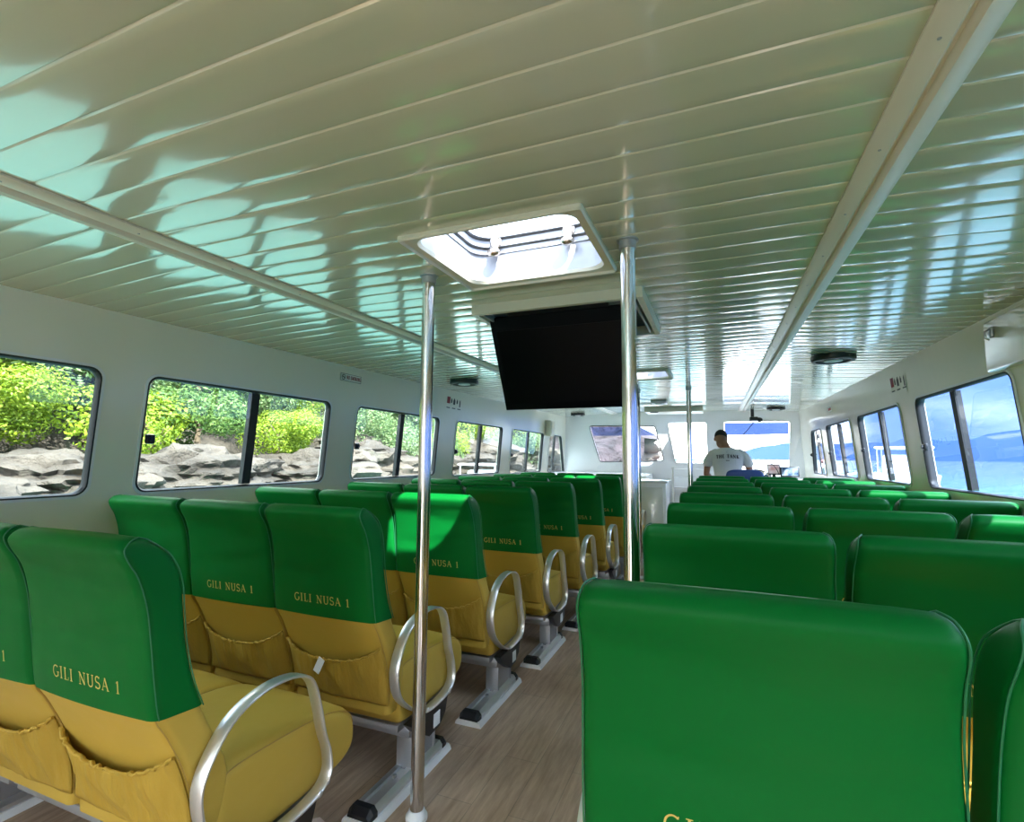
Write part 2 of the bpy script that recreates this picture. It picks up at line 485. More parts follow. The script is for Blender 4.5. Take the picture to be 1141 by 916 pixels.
# ------------------------------------------------------------------ hatches
def hatch(idx, h, label):
    x0, x1, y0, y1 = h; cx, cy = (x0 + x1) / 2, (y0 + y1) / 2; W, D = x1 - x0, y1 - y0
    zb = zc(cy)
    sl = .01123
    root = thing('roof_hatch', label, 'hatch', (cx, cy, zb))
    def ring(w, d, r, z): return [(x, y, z + sl * y) for x, y in rrect(w, d, r, 3, 6)]
    # flange moulding on the ceiling
    bm = bmesh.new()
    loft(bm, [ring(W + .045, D + .045, .012, -.001), ring(W + .045, D + .045, .012, -.012), ring(W + .035, D + .035, .012, -.018), ring(W + .026, D + .026, .012, -.009),
              ring(W + .008, D + .008, .03, -.007), ring(W - .022, D - .022, .06, -.008), ring(W - .032, D - .032, .07, .004)], True, False)
    obj('flange', bm, M['trimm'], root, angle=28)
    bm = bmesh.new()
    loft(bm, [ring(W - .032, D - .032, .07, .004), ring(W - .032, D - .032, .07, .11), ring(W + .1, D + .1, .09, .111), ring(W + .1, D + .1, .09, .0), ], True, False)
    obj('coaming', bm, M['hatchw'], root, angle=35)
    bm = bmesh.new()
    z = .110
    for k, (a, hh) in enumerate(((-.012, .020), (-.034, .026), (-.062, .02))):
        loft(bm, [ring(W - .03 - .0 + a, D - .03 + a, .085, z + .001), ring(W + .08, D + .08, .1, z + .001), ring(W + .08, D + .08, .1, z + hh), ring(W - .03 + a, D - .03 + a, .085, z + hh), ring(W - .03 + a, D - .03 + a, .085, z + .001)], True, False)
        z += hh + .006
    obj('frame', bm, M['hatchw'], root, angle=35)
    bm = bmesh.new(); 
    vs = [bm.verts.new(p) for p in ring(W + .02, D + .02, .09, z + .002)]; bm.faces.new(vs)
    obj('lid_pane', bm, M['acrylic'], root, smooth=False)
    for sx in (-.3, .235):
        bm = bmesh.new(); px = W * sx; py = D / 2 - .035
        box(bm, px, py + .005, .165, .05, .02, .05, .006); box(bm, px, py - .008, .138, .034, .028, .06, .006)
        sphere(bm, (px, py - .02, .106), .021, (1.4, 1, .8), 12); disc(bm, (px, py - .012, .128), .008, .04, 10, 'Z')
        obj('latch', bm, M['bronze'], root)
    return root
hatch(1, HATCH[0], 'open square roof hatch with white frame and two metal latches, nearest the camera')
hatch(2, HATCH[1], 'small distant roof hatch in the ceiling beyond the hanging screen')

hatch(3, HATCH[2], 'added unseen roof hatch letting sun in, just forward of the long overhead box')  # made-up opening, out of view, added to bring sun onto the front wall
# ------------------------------------------------------------------ letters
def arc(cx, cy, rx, ry, a0, a1, n=14):
    return [(cx + rx * math.cos(math.radians(a0 + (a1 - a0) * k / n)), cy + ry * math.sin(math.radians(a0 + (a1 - a0) * k / n))) for k in range(n + 1)]
TK, TN = .13, .055
LET = {
 'G': (.82, [(arc(.42, .5, .36, .47, 48, 318, 22), .10), ([(.70, .42), (.70, .12)], TK), ([(.55, .44), (.84, .44)], TN), ([(.66, .83), (.68, .98)], TN)]),
 'I': (.42, [([(.2, 0), (.2, 1)], TK), ([(.04, .02), (.36, .02)], TN), ([(.04, .98), (.36, .98)], TN)]),
 'L': (.66, [([(.2, 0), (.2, 1)], TK), ([(.04, .98), (.36, .98)], TN), ([(.04, .02), (.6, .02), (.62, .26)], TN)]),
 'N': (.88, [([(.16, 0), (.16, 1)], TN), ([(.72, 0), (.72, 1)], TN), ([(.14, .98), (.72, .04)], TK), ([(.02, .02), (.3, .02)], TN), ([(.58, .98), (.86, .98)], TN), ([(.0, .98), (.16, .98)], TN)]),
 'U': (.86, [([(.16, 1), (.16, .34)] + arc(.43, .32, .27, .30, 180, 360, 12) + [(.70, 1)], .09), ([(.02, .98), (.32, .98)], TN), ([(.56, .98), (.84, .98)], TN), ([(.17, 1), (.17, .3)], TK)]),
 'S': (.64, [(arc(.3, .745, .22, .235, 30, 255, 14) + arc(.32, .26, .24, .24, 85, -150, 14), .10), ([(.5, .8), (.52, .98)], TN), ([(.07, .02), (.09, .22)], TN)]),
 'A': (.84, [([(.08, .0), (.4, 1)], TN), ([(.38, 1), (.72, 0)], TK), ([(.2, .34), (.6, .34)], TN), ([(0, .02), (.2, .02)], TN), ([(.58, .02), (.84, .02)], TN)]),
 '1': (.40, [([(.2, 0), (.2, .98)], TK), ([(.04, .02), (.36, .02)], TN), ([(.04, .8), (.2, .98)], TN)]),
 'T': (.72, [([(.35, 0), (.35, 1)], TK), ([(.03, .8), (.05, .98), (.65, .98), (.67, .8)], TN), ([(.2, .02), (.5, .02)], TN)]),
 'H': (.86, [([(.17, 0), (.17, 1)], TK), ([(.68, 0), (.68, 1)], TK), ([(.17, .5), (.68, .5)], TN), ([(.02, .02), (.32, .02)], TN), ([(.02, .98), (.32, .98)], TN), ([(.53, .02), (.83, .02)], TN), ([(.53, .98), (.83, .98)], TN)]),
 'E': (.68, [([(.2, 0), (.2, 1)], TK), ([(.04, .98), (.58, .98), (.6, .78)], TN), ([(.04, .02), (.6, .02), (.62, .22)], TN), ([(.2, .52), (.46, .52)], TN)]),
 'K': (.82, [([(.2, 0), (.2, 1)], TK), ([(.2, .42), (.64, .98)], TN), ([(.32, .56), (.72, 0)], TK), ([(.04, .02), (.36, .02)], TN), ([(.04, .98), (.36, .98)], TN)]),
 'O': (.84, [(arc(.42, .5, .34, .47, 0, 360, 24), .09)]),
 'M': (.98, [([(.16, 0), (.16, 1)], TN), ([(.8, 0), (.8, 1)], TK), ([(.16, 1), (.48, .1)], TK), ([(.48, .1), (.8, 1)], TN)]),
 ' ': (.5, [])}
def text_strips(txt, h, bold=1.0):
    """list of polylines-as-quads in 2D, centred; returns list of quads"""
    x = 0; quads = []
    for ch in txt:
        adv, strokes = LET[ch]
        for pts, w in strokes:
            w *= bold
            P = []
            for a, b in zip(pts[:-1], pts[1:]):
                n = max(1, int(math.hypot(b[0] - a[0], b[1] - a[1]) / .25))
                for k in range(n): P.append((a[0] + (b[0] - a[0]) * k / n, a[1] + (b[1] - a[1]) * k / n))
            P.append(pts[-1])
            nr = []
            for i, p in enumerate(P):
                a = P[max(i - 1, 0)]; b = P[min(i + 1, len(P) - 1)]
                dx, dy = b[0] - a[0], b[1] - a[1]; l = math.hypot(dx, dy) or 1
                nr.append((-dy / l * w / 2, dx / l * w / 2))
            for i in range(len(P) - 1):
                quads.append([(x + P[i][0] + nr[i][0], P[i][1] + nr[i][1]), (x + P[i + 1][0] + nr[i + 1][0], P[i + 1][1] + nr[i + 1][1]),
                              (x + P[i + 1][0] - nr[i + 1][0], P[i + 1][1] - nr[i + 1][1]), (x + P[i][0] - nr[i][0], P[i][1] - nr[i][1])])
        x += adv + .14
    W = x - .14
    return [[((px - W / 2) * h, py * h) for px, py in q] for q in quads], W * h

# ------------------------------------------------------------------ seats
SEC = [  # rear(y,z) front(y,z) half-width, bulge, corner
 (.205, .325, .275, .325, .232, .000), (.200, .43, .300, .43, .242, .008), (.165, .55, .285, .525, .244, .010), (.118, .65, .228, .64, .243, .010),
 (.090, .70, .207, .69, .241, .010), (.075, .78, .178, .765, .239, .008), (.062, .88, .158, .85, .236, .006), (.050, .96, .148, .93, .233, .004),
 (.028, 1.03, .142, .99, .231, .003), (.004, 1.072, .130, 1.036, .229, .002), (-.004, 1.098, .108, 1.074, .226, .002), (.012, 1.117, .082, 1.098, .220, .002), (.034, 1.122, .062, 1.115, .209, .0)]
DS = catmull(SEC, 4)
def sec_ring(s, grow=0.0, crease=False, ne=7, nc=4):
    ry, rz, fy, fz, hw, bl = s
    th = math.hypot(fy - ry, fz - rz); d = Vector((0, (fy - ry) / th, (fz - rz) / th)); c = Vector((0, (ry + fy) / 2, (rz + fz) / 2))
    out = []
    for (a, b) in rrect(2 * hw + 2 * grow, th + 2 * grow, .024, ne, nc):
        p = c + d * b + Vector((a, 0, 0))
        u = a / hw
        if b < 0:
            f = min(1, -2 * b / th)
            p.y -= f * bl * (1 - u * u)
            if crease:
                for (zc0, amp, ww, ph) in ((.885, .009, .013, 5.5), (.83, .004, .02, -4), (1.0, .005, .022, 3)):
                    q = (p.z - zc0 - .018 * math.sin(u * 2.2 + ph)) / ww
                    p.y += f * amp * math.exp(-q * q) * max(0, 1 - (u * .95) ** 4)
        else:
            p.y += min(1, 2 * b / th) * .012 * (1 - u * u)
        out.append(p)
    return out
def build_shell(z_lo, z_hi, grow, crease=False, top=True):
    secs = [s for s in DS if z_lo - 1e-6 <= s[1] <= z_hi]
    bm = bmesh.new()
    rings = []
    first = secs[0]
    rings.append(sec_ring(first, grow - .006, crease))
    rings += [sec_ring(s, grow, crease) for s in secs]
    if top:
        last = secs[-1]
        c = Vector((0, (last[0] + last[2]) / 2, 1.1235 + grow))
        rings.append([c + (p - c) * .8 + Vector((0, 0, .0)) for p in rings[-1]])
    else:
        rings.append(sec_ring(secs[-1], grow - .006, crease))
    loft(bm, rings, True, True)
    return bm

ROOTS = {}
def make_seat(kind):
    root = thing('passenger_seat', '', 'seat')
    # lower yellow body of the backrest
    body = obj('backrest', build_shell(.32, .72, 0.0, top=False), M['yellow'], root)
    cov_bm = build_shell(.69, 1.2, .0045, crease=True)
    bvh = BVHTree.FromBMesh(cov_bm)
    cover = obj('headrest_cover', cov_bm, M['green'], root)
    cover['label'] = 'green vinyl slip cover'
    # piping along both side edges
    for sx in (-1, 1):
        bm = bmesh.new(); pr = []
        for s in DS[16:]: pr.append((s[0] + .006, s[1], s[4] + .0045 - .008))
        fr = [(s[2] - .002, s[3], s[4] + .0045 - .008) for s in DS[16:]][::-1]
        pts = [(sx * (w + .007), y, z) for y, z, w in pr] + [(sx * (w + .007), y, z) for y, z, w in fr]
        tube(bm, pts, .0016, 6)
        obj('piping', bm, M['green_trim'], cover)
    # lettering
    quads, W = text_strips('GILI NUSA 1', .030)
    k_ = .262 / W
    xs_ = sorted({round(q[0][0], 4) for q in quads}); big = sorted(((b_ - a_), a_) for a_, b_ in zip(xs_[:-1], xs_[1:]))[-2:]
    cuts = sorted(a_ + d_ / 2 for d_, a_ in big)
    for part_ in range(3):                       # one mesh per word
        bm = bmesh.new()
        for q in quads:
            cxq = sum(p[0] for p in q) / 4
            if sum(cxq > c for c in cuts) != part_: continue
            vs = []
            for (a, b) in q:
                x, z = a * k_ + .012, .753 + b
                h = bvh.ray_cast(Vector((x, -1, z)), Vector((0, 1, 0)))
                y = h[0].y if h[0] else .08
                vs.append(bm.verts.new((x, y - .0012, z)))
            try: bm.faces.new(vs)
            except ValueError: pass
        obj('lettering', bm, M['gold'], cover, smooth=False)
    # side seams of yellow body
    for sx in (-1, 1):
        bm = bmesh.new(); tube(bm, [(sx * (s[4] - .004), s[0] + .002, s[1]) for s in DS[2:17]], .0016, 6); obj('seam', bm, M['seam'], body)
    # map pocket
    bm = bmesh.new(); NX, NZ = 44, 16; grid = []
    def rear(z):
        for a, b in zip(DS[:-1], DS[1:]):
            if a[1] <= z <= b[1]:
                t = (z - a[1]) / (b[1] - a[1]); return a[0] + (b[0] - a[0]) * t, a[5] + (b[5] - a[5]) * t
        return .2, .0
    for j in range(NZ + 1):
        t = j / NZ; row = []
        for i in range(NX + 1):
            u = -1 + 2 * i / NX
            ztop = .580 - .060 * (1 - abs(u) ** 2.4) + .012 * u
            zz = .362 + (ztop - .362) * t
            ry, bl = rear(zz)
            y = ry - bl * (1 - u * u)
            edge = 1 - abs(u) ** 5
            off = .004 + edge * (.008 + .024 * math.sin(PI * t * .70) * (1 - .35 * u * u)) * (1 if t > 0 else .3)
            gath = math.sin(u * 46 + 1.6 * math.sin(u * 9)) * .0042 * edge * max(0, (t - .40) / .60) ** .9
            fold = .009 * edge * math.sin(u * 9 + 2 * t) * t * (1 - t) * 3 + .005 * edge * noise.noise(Vector((u * 4, t * 3, 1.7)))
            row.append(bm.verts.new((u * .234, y - off - gath - fold, zz + (.003 * math.sin(u * 46 + .8) if j == NZ else 0))))
        grid.append(row)
    for a, b in zip(grid[:-1], grid[1:]):
        for i in range(NX): bm.faces.new((a[i], a[i + 1], b[i + 1], b[i]))
    pk = obj('seat_pocket', bm, M['yellow_pocket'], root, angle=80)
    md = pk.modifiers.new('thick', 'SOLIDIFY'); md.thickness = .005; md.offset = 1
    bm = bmesh.new()
    tube(bm, [v for v in [(-.234 + .468 * i / NX, 0, 0) for i in range(0)]] or [(p.x, p.y, p.z) for p in [Vector(c) for c in hem(pk.data, NX, NZ)]], .0045, 6)
    obj('elastic_hem', bm, M['yellow_pocket'], pk)
    # cushion
    CS = [(.262, .30, .44, .225), (.275, .268, .478, .240), (.32, .252, .497, .243), (.48, .250, .493, .243), (.62, .256, .482, .243), (.71, .262, .462, .243), (.765, .275, .432, .242), (.792, .30, .395, .238), (.80, .33, .365, .228)]
    DC = catmull(CS, 3); bm = bmesh.new(); rings = []
    for (y, zl, zh, hw) in DC:
        rr = []
        for a, b in rrect(2 * hw, zh - zl, .032, 7, 4):
            u = a / hw; z = (zl + zh) / 2 + b
            if b > 0: z += .012 * (1 - u * u) - .006 * math.exp(-((y - .5) / .12) ** 2) * (1 - u * u)
            rr.append((a, y, z))
        rings.append(rr)
    loft(bm, rings)
    cu = obj('seat_cushion', bm, M['yellow'], root)
    for sx in (-1, 1):
        bm = bmesh.new(); tube(bm, [(sx * (hw - .004), y, zh - .010) for (y, zl, zh, hw) in DC[2:-2]], .0018, 6); obj('seam', bm, M['seam'], cu)
    # frame under the cushion
    bm = bmesh.new()
    box(bm, 0, .50, .232, .44, .42, .03, .006)
    box(bm, 0, .36, .205, .4865, .045, .05, .004); box(bm, 0, .56, .205, .4865, .045, .05, .004)
    obj('seat_frame', bm, M['alu_grey'], root, angle=30)
    def pedestal(px):
        bm = bmesh.new()
        box(bm, px, .455, .115, .062, .17, .19, .006); box(bm, px, .37, .115, .074, .016, .19, .003); box(bm, px, .54, .115, .074, .016, .19, .003)
        obj('pedestal', bm, M['alu_grey'], root, angle=30)
        bm = bmesh.new()
        pr = [(-.05, .022), (-.05, .040), (-.036, .056), (-.014, .056), (-.012, .046), (.012, .046), (.014, .056), (.036, .056), (.05, .040), (.05, .022)]
        loft(bm, [[(px + a, y, z) for a, z in pr] for y in (.11, .60)])
        rl = obj('floor_rail', bm, M['alu'], root, angle=25)
        for yy, d in ((.11, -1), (.60, 1)):
            bm = bmesh.new()
            pr2 = [(-.053, .02), (-.053, .042), (-.038, .060), (.038, .060), (.053, .042), (.053, .02)]
            loft(bm, [[(px + a, yy - d * .012, z) for a, z in pr2], [(px + a, yy + d * .012, z) for a, z in pr2], [(px + a * .9, yy + d * .03, .02 + (z - .02) * .45) for a, z in pr2]])
            obj('end_cap', bm, M['black'], rl, angle=25)
        for yy in (.30, .61 - .03):
            bm = bmesh.new(); disc(bm, (px, yy, .052), .009, .012, 6); obj('bolt', bm, M['alu_grey'], rl)
        bm = bmesh.new()
        loft(bm, [[(px + a, y, z) for a, z in ((-.07, 0), (-.066, .014), (-.058, .024), (.058, .024), (.066, .014), (.07, 0))] for y in (.075, .635)])
        ob = obj('base_strip', bm, M['whitep'], root, angle=30)
    if kind in ('aisle_l', 'aisle_r'):
        sx = 1 if kind == 'aisle_l' else -1
        pedestal(sx * .205)
        X = sx * .272
        loop = catmull([(.182, .47), (.19, .54), (.255, .63), (.35, .668), (.455, .667), (.53, .632), (.567, .55), (.595, .45), (.622, .38), (.628, .315), (.585, .275), (.48, .262), (.385, .272), (.29, .325), (.21, .395)], 5, True)
        bm = bmesh.new(); band(bm, [(X, y, z) for y, z in loop], .042, .009)
        ar = obj('armrest', bm, M['alu'], root, angle=50)
        for yy in (.40, .58):
            bm = bmesh.new(); sphere(bm, (X + sx * .019, yy, .275), .010, (.6, 1, 1), 10); obj('bolt', bm, M['alu'], ar)
        bm = bmesh.new()
        loft(bm, [[(X + a, y, z) for y, z in ((.28, .262), (.57, .262), (.55, .20), (.50, .165), (.42, .16), (.33, .215))] for a in (-.022, .016)])
        br = obj('armrest_bracket', bm, M['black'], root, angle=30)
        bm = bmesh.new(); box(bm, X + sx * .0175, .475, .205, .002, .05, .055, 0)
        lb = obj('white_label', bm, M['paper'], br, smooth=False)
        # arm post linking bracket to the frame
        bm = bmesh.new(); box(bm, X - sx * .03, .45, .215, .05, .05, .04, .004); obj('bracket_arm', bm, M['alu_grey'], root)
    if kind == 'wall': pedestal(-.05)
    return root
def hem(me, NX, NZ):
    vs = me.vertices; n = len(vs)
    # vertices were created row by row: the last row is the pocket mouth
    row = [vs[NZ * (NX + 1) + i].co for i in range(NX + 1)]
    return [(c.x, c.y - .002, c.z) for c in row]

ORD = ['first', 'second', 'third', 'fourth', 'fifth', 'sixth', 'seventh', 'eighth']
protoL = {k: make_seat(k) for k in ('aisle_l', 'mid', 'wall')}
protoR = make_seat('aisle_r')
used = set()
def place(proto, x, y, label, group, sc=1.0, rz=0):
    if proto.name not in used:
        used.add(proto.name); o = proto
    else: o = copy_tree(proto)
    o.location = (x, y, 0); o.rotation_euler = (0, 0, rz); o.scale = (sc, 1, 1)
    o['label'] = label; o['group'] = group
    return o
P = .7616
for k in range(8):
    e = -1.255 + .049 * k if k < 7 else -.925
    if k == 0: e = -1.235
    xs = [e - .218, e - .218 - .486, e - .218 - .972]
    y = .735 + P * k
    row = ORD[k] + ' row from the camera'
    place(protoL['aisle_l'], xs[0], y, 'aisle seat with curved metal armrest, left block, ' + row, 'seats of the left block')
    place(protoL['mid'], xs[1], y, 'middle seat between two others, left block, ' + row, 'seats of the left block')
    place(protoL['wall'], xs[2], y, 'seat beside the left wall windows, left block, ' + row, 'seats of the left block')
for k in range(8):
    y = .775 + P * k - (0.02 if k else 0)
    x0 = .032
    row = ORD[k] + ' row from the camera'
    place(protoR, x0, y, 'aisle seat facing forward beside the aisle, right block, ' + row, 'seats of the right block', 1.03)
    place(protoL['mid'], x0 + .516, y, 'middle seat between two others, right block, ' + row, 'seats of the right block')
    place(protoL['wall'], x0 + 1.018, y, 'seat beside the right wall windows, right block, ' + row, 'seats of the right block')

# ------------------------------------------------------------------ poles
def pole(x, y, label, lean=(0, 0), r=.0245):
    root = thing('grab_pole', label, 'pole', (x, y, 0), 0, 'steel grab poles along the aisle')
    zt = zc(y)
    bm = bmesh.new(); tube(bm, [(0, 0, .004), (lean[0] * .5, lean[1] * .5, zt / 2), (lean[0], lean[1], zt - .004)], r, 24)
    obj('tube', bm, M['steel'], root)
    bm = bmesh.new(); lathe(bm, [(.040, 0), (.040, .012), (.034, .018), (.030, .030), (r + .001, .034)], n=24); obj('floor_flange', bm, M['whitep'], root)
    bm = bmesh.new(); lathe(bm, [(r + .001, zt - .032), (r + .004, zt - .030), (r + .004, zt - .006), (.036, zt - .004), (.036, zt)], (lean[0], lean[1], 0), n=24)
    obj('ceiling_flange', bm, M['alu_grey'], root)
    return root
pole(-1.052, 1.696, 'steel grab pole standing beside the armrest of the second left row')
pole(-.258, 1.64, 'thickest looking steel grab pole in front of the black screen')
pole(-.82, 5.79, 'distant steel grab pole left of the aisle, just behind the near pole')
pole(-.275, 5.74, 'thin distant steel pole right of the aisle, before the centre windscreen')

# ------------------------------------------------------------------ screen in ceiling housing
root = thing('screen_housing', 'shallow white ceiling frame that holds the folding black screen', 'housing', (-.675, 2.47, zc(2.47)))
bm = bmesh.new(); W, D, T = .80, .70, .052
def rbox(w, d, z): return [(-w / 2, -d / 2, z), (w / 2, -d / 2, z), (w / 2, d / 2, z), (-w / 2, d / 2, z)]
loft(bm, [rbox(W, D, 0), rbox(W, D, -T), rbox(W - .05, D - .05, -T), rbox(W - .05, D - .05, -.002)], True, False)
obj('housing_frame', bm, M['trimm'], root, smooth=False)
bm = bmesh.new(); bm.faces.new([bm.verts.new(p) for p in rbox(W - .05, D - .05, -.003)]); obj('recess_panel', bm, M['black'], root, smooth=False)
for hx in (.355, -.355):
    bm = bmesh.new(); box(bm, hx, 0, -.035, .012, .6, .03, .002); obj('hinge_rail', bm, M['alu_grey'], root)
root = thing('folding_screen', 'large black flat screen folded down from its ceiling housing', 'screen', (-.70, 2.27, 2.005))
ang = math.atan2(.235, .44)
RX = Matrix.Rotation(ang, 3, 'X')
def sb(w, h, t, cz, cy, bev): 
    bm = bmesh.new(); box(bm, 0, cy, cz, w, t, h, bev); bmesh.ops.rotate(bm, cent=(0, 0, 0), matrix=RX, verts=bm.verts); return bm
obj('casing', sb(.70, .50, .03, -.25, .02, .006), M['bezel'], root, angle=30)
obj('bezel', sb(.70, .50, .006, -.25, .002, .002), M['bezel'], root, angle=30)
obj('display_panel', sb(.645, .395, .002, -.265, -.002, 0), M['screen'], root, smooth=False)
bm = bmesh.new(); tube(bm, [(-.3, .02, -.005), (.3, .02, -.005)], .012, 10); box(bm, 0, .02, .0105, .5, .02, .040, .002); obj('hinge', bm, M['black'], root)

# ------------------------------------------------------------------ ceiling speakers
def speaker(x, y, label, s=1.0):
    z = cross(x, y)
    root = thing('ceiling_speaker', label, 'speaker', (x, y, z), 0, 'round black ceiling speakers')
    bm = bmesh.new(); r = .138 * s
    lathe(bm, [(r * .98, 0), (r, -.012), (r, -.032), (r * .93, -.040), (r * .80, -.040), (r * .76, -.028), (.02, -.026)], n=36); obj('rim', bm, M['black'], root, angle=30)
    bm = bmesh.new(); lathe(bm, [(r * .72, -.028), (r * .55, -.031), (r * .2, -.035), (.001, -.036)], n=36); gr = obj('grille', bm, M['rubber'], root)
    bm = bmesh.new(); lathe(bm, [(r * .40, -.033), (r * .42, -.040), (r * .30, -.043), (.001, -.044)], n=24); obj('tweeter', bm, M['whitep'], root)
    return root
speaker(.765, 4.07, 'round black ceiling speaker near the right wall, closest to the camera')
speaker(-2.22, 4.25, 'round black ceiling speaker near the left wall, left of the screen')
speaker(.82, 8.4, 'distant round black ceiling speaker above the helm', .9)
speaker(-2.25, 8.6, 'distant round black ceiling speaker seen below the screen', .9)

# ------------------------------------------------------------------ wall stickers
def sticker(name, label, cat, side, y0, y1, z0, z1, content):
    root = thing(name, label, cat, (wx(side, (z0 + z1) / 2) - side * .002, (y0 + y1) / 2, (z0 + z1) / 2))
    w, h = abs(y1 - y0), z1 - z0
    RY = Matrix.Rotation(-side * .0, 3, 'Y')
    def pt(a, b, off):  # a along reading direction, b up
        yy = a if side < 0 else -a
        zz = b
        xx = (wx(side, (z0 + z1) / 2 + b) - wx(side, (z0 + z1) / 2)) - side * off
        return (xx, yy, zz)
    def rect(bm, a0, a1, b0, b1, off, mi=0):
        f = bm.faces.new([bm.verts.new(pt(a, b, off)) for a, b in ((a0, b0), (a1, b0), (a1, b1), (a0, b1))]); f.material_index = mi
    content(root, rect, pt, w, h); return root
def nosmoking(root, rect, pt, w, h):
    bm = bmesh.new(); rect(bm, -w / 2, w / 2, -h / 2, h / 2, .001); obj('backing', bm, M['paper'], root, smooth=False)
    bm = bmesh.new()
    for a0, a1, b0, b1 in ((-w / 2, w / 2, h / 2 - .003, h / 2), (-w / 2, w / 2, -h / 2, -h / 2 + .003), (-w / 2, -w / 2 + .003, -h / 2, h / 2), (w / 2 - .003, w / 2, -h / 2, h / 2)): rect(bm, a0, a1, b0, b1, .002)
    obj('border', bm, M['darkprint'], root, smooth=False)
    bm = bmesh.new(); cx = -w / 2 + .035; n = 20
    for k in range(n):
        a, b = 2 * PI * k / n, 2 * PI * (k + 1) / n
        bm.faces.new([bm.verts.new(pt(cx + r * math.cos(t), r * math.sin(t), .002)) for r, t in ((.021, a), (.021, b), (.016, b), (.016, a))])
    rect(bm, cx - .012, cx + .012, -.003, .003, .002)
    bm.faces.new([bm.verts.new(pt(cx + a, b, .0025)) for a, b in ((-.014, .011), (-.011, .014), (.014, -.011), (.011, -.014))])
    obj('symbol', bm, M['darkprint'], root, smooth=False)
    bm = bmesh.new(); q, W_ = text_strips('NO SMOKING', .026, 2.4)
    for quad in q: 
        try: bm.faces.new([bm.verts.new(pt(.032 + a * .165 / W_, b - .011, .0022)) for a, b in quad])
        except ValueError: pass
    obj('lettering', bm, M['red'], root, smooth=False)
sticker('no_smoking_sign', 'small rectangular NO SMOKING sticker high on left wall', 'sign', -1, 3.03, 3.27, 1.888, 1.944, nosmoking)
def safety(root, rect, pt, w, h):
    bm = bmesh.new(); rect(bm, -w / 2, w / 2, -h / 2, h / 2, .001); obj('backing', bm, M['wall'], root, smooth=False)
    bm = bmesh.new(); rect(bm, -w / 2 + .01, -w / 2 + .08, h / 2 - .075, h / 2 - .005, .002); obj('red_square', bm, M['red'], root, smooth=False)
    bm = bmesh.new()
    for i, (a, ww, hh) in enumerate(((.11, .03, .035), (.17, .045, .05), (.235, .03, .035), (.30, .025, .065))):
        sphere(bm, pt(-w / 2 + a, h / 2 - .025, .002), ww * .28, (.05, 1, 1), 8); rect(bm, -w / 2 + a - ww / 2, -w / 2 + a + ww / 2, h / 2 - .03 - hh, h / 2 - .03, .002)
    for i in range(3): rect(bm, -w / 2 + .01 + i * .12, -w / 2 + .085 + i * .12, -h / 2 + .03, -h / 2 + .04, .002)
    obj('pictogram', bm, M['darkprint'], root, smooth=False)
sticker('safety_instruction_sticker', 'clear safety pictogram sticker with red square on left wall', 'sign', -1, 4.66, 5.02, 1.80, 1.955, safety)
sticker('safety_instruction_sticker', 'clear safety pictogram sticker with red square on right wall', 'sign', 1, 4.27, 4.6, 1.79, 1.93, safety)
def smallsign(root, rect, pt, w, h):
    bm = bmesh.new(); rect(bm, -w / 2, w / 2, -h / 2, h / 2, .001); obj('backing', bm, M['paper'], root, smooth=False)
    bm = bmesh.new(); rect(bm, -w / 2 + .02, w / 2 - .02, -h / 4, h / 4, .002); obj('print', bm, M['red'], root, smooth=False)
sticker('wall_sticker', 'tiny pale sticker far along the right wall above windows', 'sign', 1, 6.75, 6.95, 1.87, 1.93, smallsign)

# right wall cover panel with hook
root = thing('wall_cover_panel', 'white moulded panel on right wall above the nearest window', 'panel', (1.2, 2.0, 1.85))
bm = bmesh.new()
box(bm, .018, .0, .0, .05, 2.1, .24, .012)
obj('panel', bm, M['wall'], root)
bm = bmesh.new(); box(bm, -.012, .96, .055, .012, .03, .05, .004); tube(bm, [(-.018, .96, .07), (-.035, .96, .06), (-.035, .96, .03), (-.02, .96, .02)], .005, 8); obj('hook', bm, M['alu_grey'], root)

# ------------------------------------------------------------------ front of the cabin
YF = 9.55
def bulk(name, x0, x1, z0, z1, holes, yb=YF, rake=.35, m='gelw', th=.05):
    bm = bmesh.new()
    def ad(pts):
        vs = [bm.verts.new((p[0], 0, p[1])) for p in pts]
        return [bm.edges.new((a, b)) for a, b in zip(vs, vs[1:] + [vs[0]])]
    es = ad([(x0, z0), (x1, z0), (x1, z1), (x0, z1)])
    for h in holes: es += ad(h)
    bmesh.ops.triangle_fill(bm, edges=es, use_beauty=True)
    for v in bm.verts: v.co.y = yb + (-rake * max(0, v.co.z - 1.0))
    r = bmesh.ops.extrude_face_region(bm, geom=bm.faces[:])
    bmesh.ops.translate(bm, vec=(0, th, 0), verts=[v for v in r['geom'] if isinstance(v, bmesh.types.BMVert)])
    return struct(obj(name, bm, M[m], smooth=True, angle=30))
def quad_hole(p, r=.05, n=4):
    """rounded quad from 4 corner points"""
    out = []
    for i in range(4):
        a, b, c = Vector(p[i - 1]), Vector(p[i]), Vector(p[(i + 1) % 4])
        u = (a - b).normalized(); v = (c - b).normalized()
        p0, p2 = b + u * r, b + v * r
        for k in range(n + 1):
            t = k / n; q = p0 * (1 - t) ** 2 + b * 2 * t * (1 - t) + p2 * t * t; out.append((q.x, q.y))
    return out
H1 = quad_hole([(-2.20, 1.90), (-1.02, 1.88), (-.90, 1.27), (-2.05, 1.24)])
H2 = quad_hole([(-.80, 1.935), (-.16, 1.935), (-.16, 1.23), (-.70, 1.23)])
H3 = quad_hole([(.10, 1.94), (1.10, 1.93), (1.09, 1.02), (.13, 1.02)])
bulk('wall_front', -2.76, 1.35, -.04, 2.2, [H1, H2, H3])
